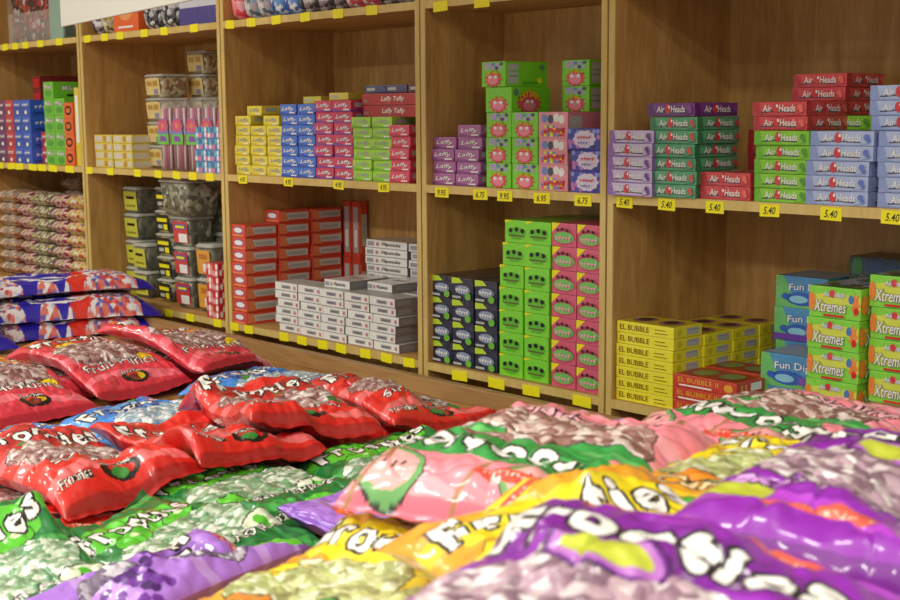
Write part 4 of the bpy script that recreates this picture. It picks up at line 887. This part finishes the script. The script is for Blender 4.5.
def bag(kind, cx, cy, ang, thick, label, group=None, nx=150, ny=200, name='candy_bag', stiff=3.5, w=None, h=None, base=None):
    """a filled pillow bag that settles on whatever already lies below it"""
    global HM
    art = ARTS[kind]; w = w or art.w; h = h or art.h; NB[0] += 1; rr = np.random.RandomState(100+NB[0])
    a = math.radians(ang); U = np.array([math.cos(a), math.sin(a)]); V = np.array([-math.sin(a), math.cos(a)])
    # support under the footprint
    du, dv = (GX-cx)*U[0]+(GY-cy)*U[1], (GX-cx)*V[0]+(GY-cy)*V[1]; foot = (np.abs(du) < w/2) & (np.abs(dv) < h/2)
    y0, y1 = np.where(foot.any(1))[0][[0, -1]]; x0, x1 = np.where(foot.any(0))[0][[0, -1]]; P = 14
    y0, y1, x0, x1 = max(0, y0-P), min(HNY, y1+P), max(0, x0-P), min(HNX, x1+P)
    sub = HM[y0:y1, x0:x1]; S = blur(sub, stiff); D = S.copy()
    for _ in range(4):
        D = np.maximum(D, sub); D = blur(D, 1.6)
    D = np.maximum(D, sub); D += .001
    yy, xx = np.mgrid[0:sub.shape[0], 0:sub.shape[1]]; fm = foot[y0:y1, x0:x1]; A_ = np.stack([xx[fm], yy[fm], np.ones(fm.sum())], 1); cf = np.linalg.lstsq(A_, S[fm], rcond=None)[0]
    plane = cf[0]*xx+cf[1]*yy+cf[2]; D = np.maximum(D, .65*plane+.35*D); D = np.maximum(blur(D, 2.5), sub)+.001
    if base is not None: D = np.maximum(base, np.minimum(D, base+.03))
    full = HM.copy(); full[y0:y1, x0:x1] = D
    gu, gv = np.meshgrid(np.linspace(-1, 1, nx), np.linspace(-1, 1, ny))
    pr = np.clip((1-np.abs(gu)**6)*(1-np.abs(gv/.955)**6), 0, 1)**.52; pr[np.abs(gv) > .955] = 0
    pu = gu*w/2*(1-.05*(1-gv**2))*(1+.006*nz(nx, ny, 1, 5, rr)); pv = gv*h/2*(1-.035*(1-gu**2))
    x = cx+pu*U[0]+pv*V[0]; y = cy+pu*U[1]+pv*V[1]; S_ = bil(full, x, y)
    u01, v01 = (gu+1)/2, (gv+1)/2
    ii = np.clip((u01*art.nx).astype(int), 0, art.nx-1); jj = np.clip((v01*art.ny).astype(int), 0, art.ny-1); colr = art.c[jj, ii]; win = art.win[jj, ii]
    lum = .08*nz(nx, ny, 9, 12, rr)+.07*nz(nx, ny, 21, 28, rr)+.10*nz(nx, ny, 3, 4, rr)
    end = np.clip((np.abs(gv)-.62)/.34, 0, 1); side = np.clip((np.abs(gu)-.7)/.3, 0, 1)
    wr = end*.07*np.sin(gu*34+4*nz(nx, ny, 5, 3, rr))*np.cos(gv*2)+side*.025*np.sin(gv*40+3*nz(nx, ny, 3, 7, rr))
    crease = -.10*np.exp(-(nz(nx, ny, 4, 5, rr)/.05)**2)*.7
    t = thick*pr*(1+lum+wr+crease) + win*.0026*np.minimum(1, pr*1.2)
    rise = thick*.36*(1-pr*.9)*np.clip(1-.85*end, .15, 1)+.001
    top = S_+np.where(pr > 0, t, 0)*.93+rise*(1-pr)+.0015
    flap = np.abs(gv) > .955; top[flap] += (.0012*(1+np.sin(gu*26+NB[0])))[flap]
    loc = np.array([cx, cy, float(full[min(HNY-1, max(0, int((cy-HY0)/HC))), min(HNX-1, max(0, int((cx-HX0)/HC)))])])
    vt = np.stack([x-loc[0], y-loc[1], top-loc[2]], 2).reshape(-1, 3)
    idx = np.arange(nx*ny).reshape(ny, nx); ft = np.stack([idx[:-1, :-1], idx[:-1, 1:], idx[1:, 1:], idx[1:, :-1]], 2).reshape(-1, 4)
    # underside, every 5th row and column of the same outline
    su, sv = np.unique(np.r_[0:nx:5, nx-1]), np.unique(np.r_[0:ny:5, ny-1])
    bz = (S_+rise*(1-pr)+.0005)[np.ix_(sv, su)]; rim = np.zeros_like(bz, bool); rim[0] = rim[-1] = True; rim[:, 0] = rim[:, -1] = True
    bz[rim] = top[np.ix_(sv, su)][rim]
    vb = np.stack([x[np.ix_(sv, su)]-loc[0], y[np.ix_(sv, su)]-loc[1], bz-loc[2]], 2).reshape(-1, 3)
    ib = np.arange(len(su)*len(sv)).reshape(len(sv), len(su))+nx*ny; fb = np.stack([ib[:-1, :-1], ib[1:, :-1], ib[1:, 1:], ib[:-1, 1:]], 2).reshape(-1, 4)
    cb = colr[np.ix_(sv, su)].reshape(-1, 3)
    Vv = np.vstack([vt, vb]); F = np.vstack([ft, fb]); C = np.vstack([colr.reshape(-1, 3), cb])
    me = bpy.data.meshes.new(name); me.vertices.add(len(Vv)); me.vertices.foreach_set('co', Vv.ravel().astype('f4'))
    me.loops.add(len(F)*4); me.loops.foreach_set('vertex_index', F.ravel().astype('i4')); me.polygons.add(len(F))
    me.polygons.foreach_set('loop_start', np.arange(0, len(F)*4, 4).astype('i4')); me.polygons.foreach_set('loop_total', np.full(len(F), 4, 'i4')); me.polygons.foreach_set('use_smooth', np.ones(len(F), bool))
    ca = me.color_attributes.new('print', 'FLOAT_COLOR', 'POINT'); ca.data.foreach_set('color', np.hstack([C, np.ones((len(C), 1))]).ravel().astype('f4'))
    me.materials.append(FILM); me.update(calc_edges=True); me.validate()
    o = bpy.data.objects.new(name, me); COL.objects.link(o); o.location = loc; tag(o, label, 'candy bag', group)
    # raise the heap under this bag
    q = np.clip((1-np.clip(np.abs(du/(w/2)), 0, 1)**6)*(1-np.clip(np.abs(dv/(h/2))/.955, 0, 1)**6), 0, 1)**.52
    nt_ = full+np.where(q > 0, thick*q*1.02+thick*.36*(1-q)*.8, 0)+.004
    HM = np.where(foot, np.maximum(HM, nt_), HM)
    return o

# ---- the heap, far to near, bottom to top
RG = 'chewy candy bags heaped on the display table'
# stepped plinth under the near right part of the heap
BLOCKS = [(1.36, 2.55, -1.98, -.5, TT, -.43), (1.58, 2.5, -1.95, -1.5, -.43, -.37), (1.58, 2.5, -1.5, -.58, -.43, -.305), (1.9, 2.5, -1.6, -1.22, -.37, -.275), (2.1, 2.5, -1.95, -1.6, -.37, -.23)]
pl = MB()
for q in BLOCKS: pl.box(*q[:4], q[4]+.0005, q[5], W_TABLE, .004)
tag(pl.build('display_riser'), 'low stepped wooden riser under the near right part of the bag heap', 'riser')
for q in BLOCKS: HM = np.where((GX > q[0]) & (GX < q[1]) & (GY > q[2]) & (GY < q[3]), q[5], HM)
# far left: red white and blue gum bags
GG = 'red white and blue gum bags at the far end'
def gum(x, y, ang, lab): bag('gum', x, y, ang, .064, lab, GG, 200, 110, 'gum_bag', 3.5, .62, .34)
gum(-1.54, -.37, 80, 'red white and blue bag of wrapped gum at the bottom of the far left pile')
gum(-1.55, -.35, 78, 'red white and blue bag of wrapped gum in the middle of the far left pile')
gum(-1.60, -.34, 80, 'red white and blue bag of wrapped gum on top of the far left pile')
gum(-1.45, -.93, 82, 'red white and blue gum bag at the left edge of the photo, low in the second pile')
gum(-1.50, -.95, 80, 'red white and blue gum bag at the left edge of the photo, on top of the second pile')
P = 'fruit punch'
bag('punch', -.58, -1.14, 98, .06, 'red fruit punch bag mostly buried at the left edge of the photo', RG)
bag('punch', -.64, -.80, 98, .06, 'red fruit punch bag lying underneath the middle one of the top row', RG)
bag('punch', -.62, -.46, 100, .06, 'red fruit punch bag lying underneath the right one of the top row', RG)
bag('blue', -.10, -.44, 104, .06, 'light blue raspberry bag beyond the front strawberry bags, nearest the rail', RG)
bag('blue', .06, -.88, 106, .062, 'light blue raspberry bag in the middle, tucked under the red bags', RG)
bag('blue', .12, -1.22, 104, .055, 'light blue raspberry bag at the left with only its name strip showing', RG)
bag('punch', -.44, -1.06, 98, .062, 'red fruit punch bag in the far row, leftmost, cut by the photo edge', RG)
bag('punch', -.52, -.74, 98, .062, 'red fruit punch bag in the far row, middle one with the full name readable', RG)
bag('punch', -.50, -.47, 104, .06, 'red fruit punch bag in the far row, rightmost, nearest the rail', RG)
bag('strawberry', .48, -1.46, 92, .05, 'red strawberry bag beneath the others at the left edge of the photo', RG)
bag('strawberry', .34, -.60, 88, .06, 'red strawberry bag buried under the two crossing ones', RG)
bag('apple', .86, -.42, 100, .06, 'green apple bag beyond the pink ones, nearest the shelf rail', RG)
bag('apple', .79, -.74, 86, .06, 'green apple bag in the second row, middle one below the long red bag', RG)
bag('apple', .74, -1.08, 96, .06, 'green apple bag in the second row, half under the strawberry bags', RG)
bag('strawberry', .46, -1.30, 97, .07, 'red strawberry bag in the near row with its round medal facing us, left one', RG)
bag('strawberry', .46, -1.00, 92, .065, 'red strawberry bag in the near row, right one with the flavour name readable', RG)
bag('strawberry', .42, -.44, 84, .065, 'red strawberry bag lying on the heap with its tip pointing at the rail', RG)
bag('strawberry', .42, -.79, 80, .075, 'red strawberry bag lying high across the middle of the heap', RG)
bag('strawberry', .62, -1.66, 95, .06, 'red strawberry bag at the left edge of the photo, just above the apple bags', RG)
bag('grape', 1.20, -.38, 100, .06, 'light purple grape bag between the apple bag and the far pink bag', RG)
bag('grape', 1.22, -.74, 100, .06, 'light purple grape bag with only a strip showing left of the pink bag', RG)
bag('apple', .95, -1.34, 110, .065, 'green apple bag at the front left with its name slanting upward, right one', RG, 180, 240)
bag('apple', .95, -1.66, 95, .065, 'green apple bag at the bottom left corner', RG, 180, 240)
bag('grape', 1.25, -1.54, 14, .065, 'purple grape bag at the bottom with dark grape cluster and grey window', RG, 180, 240)
bag('grape', 1.08, -.93, 10, .07, 'light purple grape bag lying shiny in the middle with orange maker pill', RG, 180, 240)
bag('star', 2.08, -.95, 13, .05, 'yellow star fruit bag behind the far purple bag at the right edge', RG, 200, 260, w=.335)
bag('melon', 1.73, -.77, 172, .065, 'pink watermelon bag standing highest at the back right', RG, 200, 260, w=.335)
bag('star', 1.74, -1.61, 15, .06, 'yellow star fruit bag at the bottom centre with a pale window', RG, 220, 290, base=-.365)
bag('melon', 1.71, -1.27, 196, .075, 'pink watermelon bag in the middle with upside down letters', RG, 240, 300, w=.335, base=-.27)
bag('star', 2.04, -1.50, 73, .06, 'yellow and orange star fruit bag in the centre with a large yellow star', RG, 240, 300, w=.335, base=-.265)
bag('star', 1.99, -1.17, 10, .06, 'yellow star fruit bag filling the dip between the middle pink bag and the far purple bag', RG, 200, 260, w=.335, base=-.30)
bag('passion', 2.17, -1.24, 12, .07, 'vivid purple passion fruit bag at the right, behind the nearest one', RG, 260, 330, w=.335, base=-.255)
bag('passion', 2.215, -1.735, 16, .065, 'vivid purple passion fruit bag nearest to us at the bottom right', RG, 300, 380, w=.345, base=-.222)
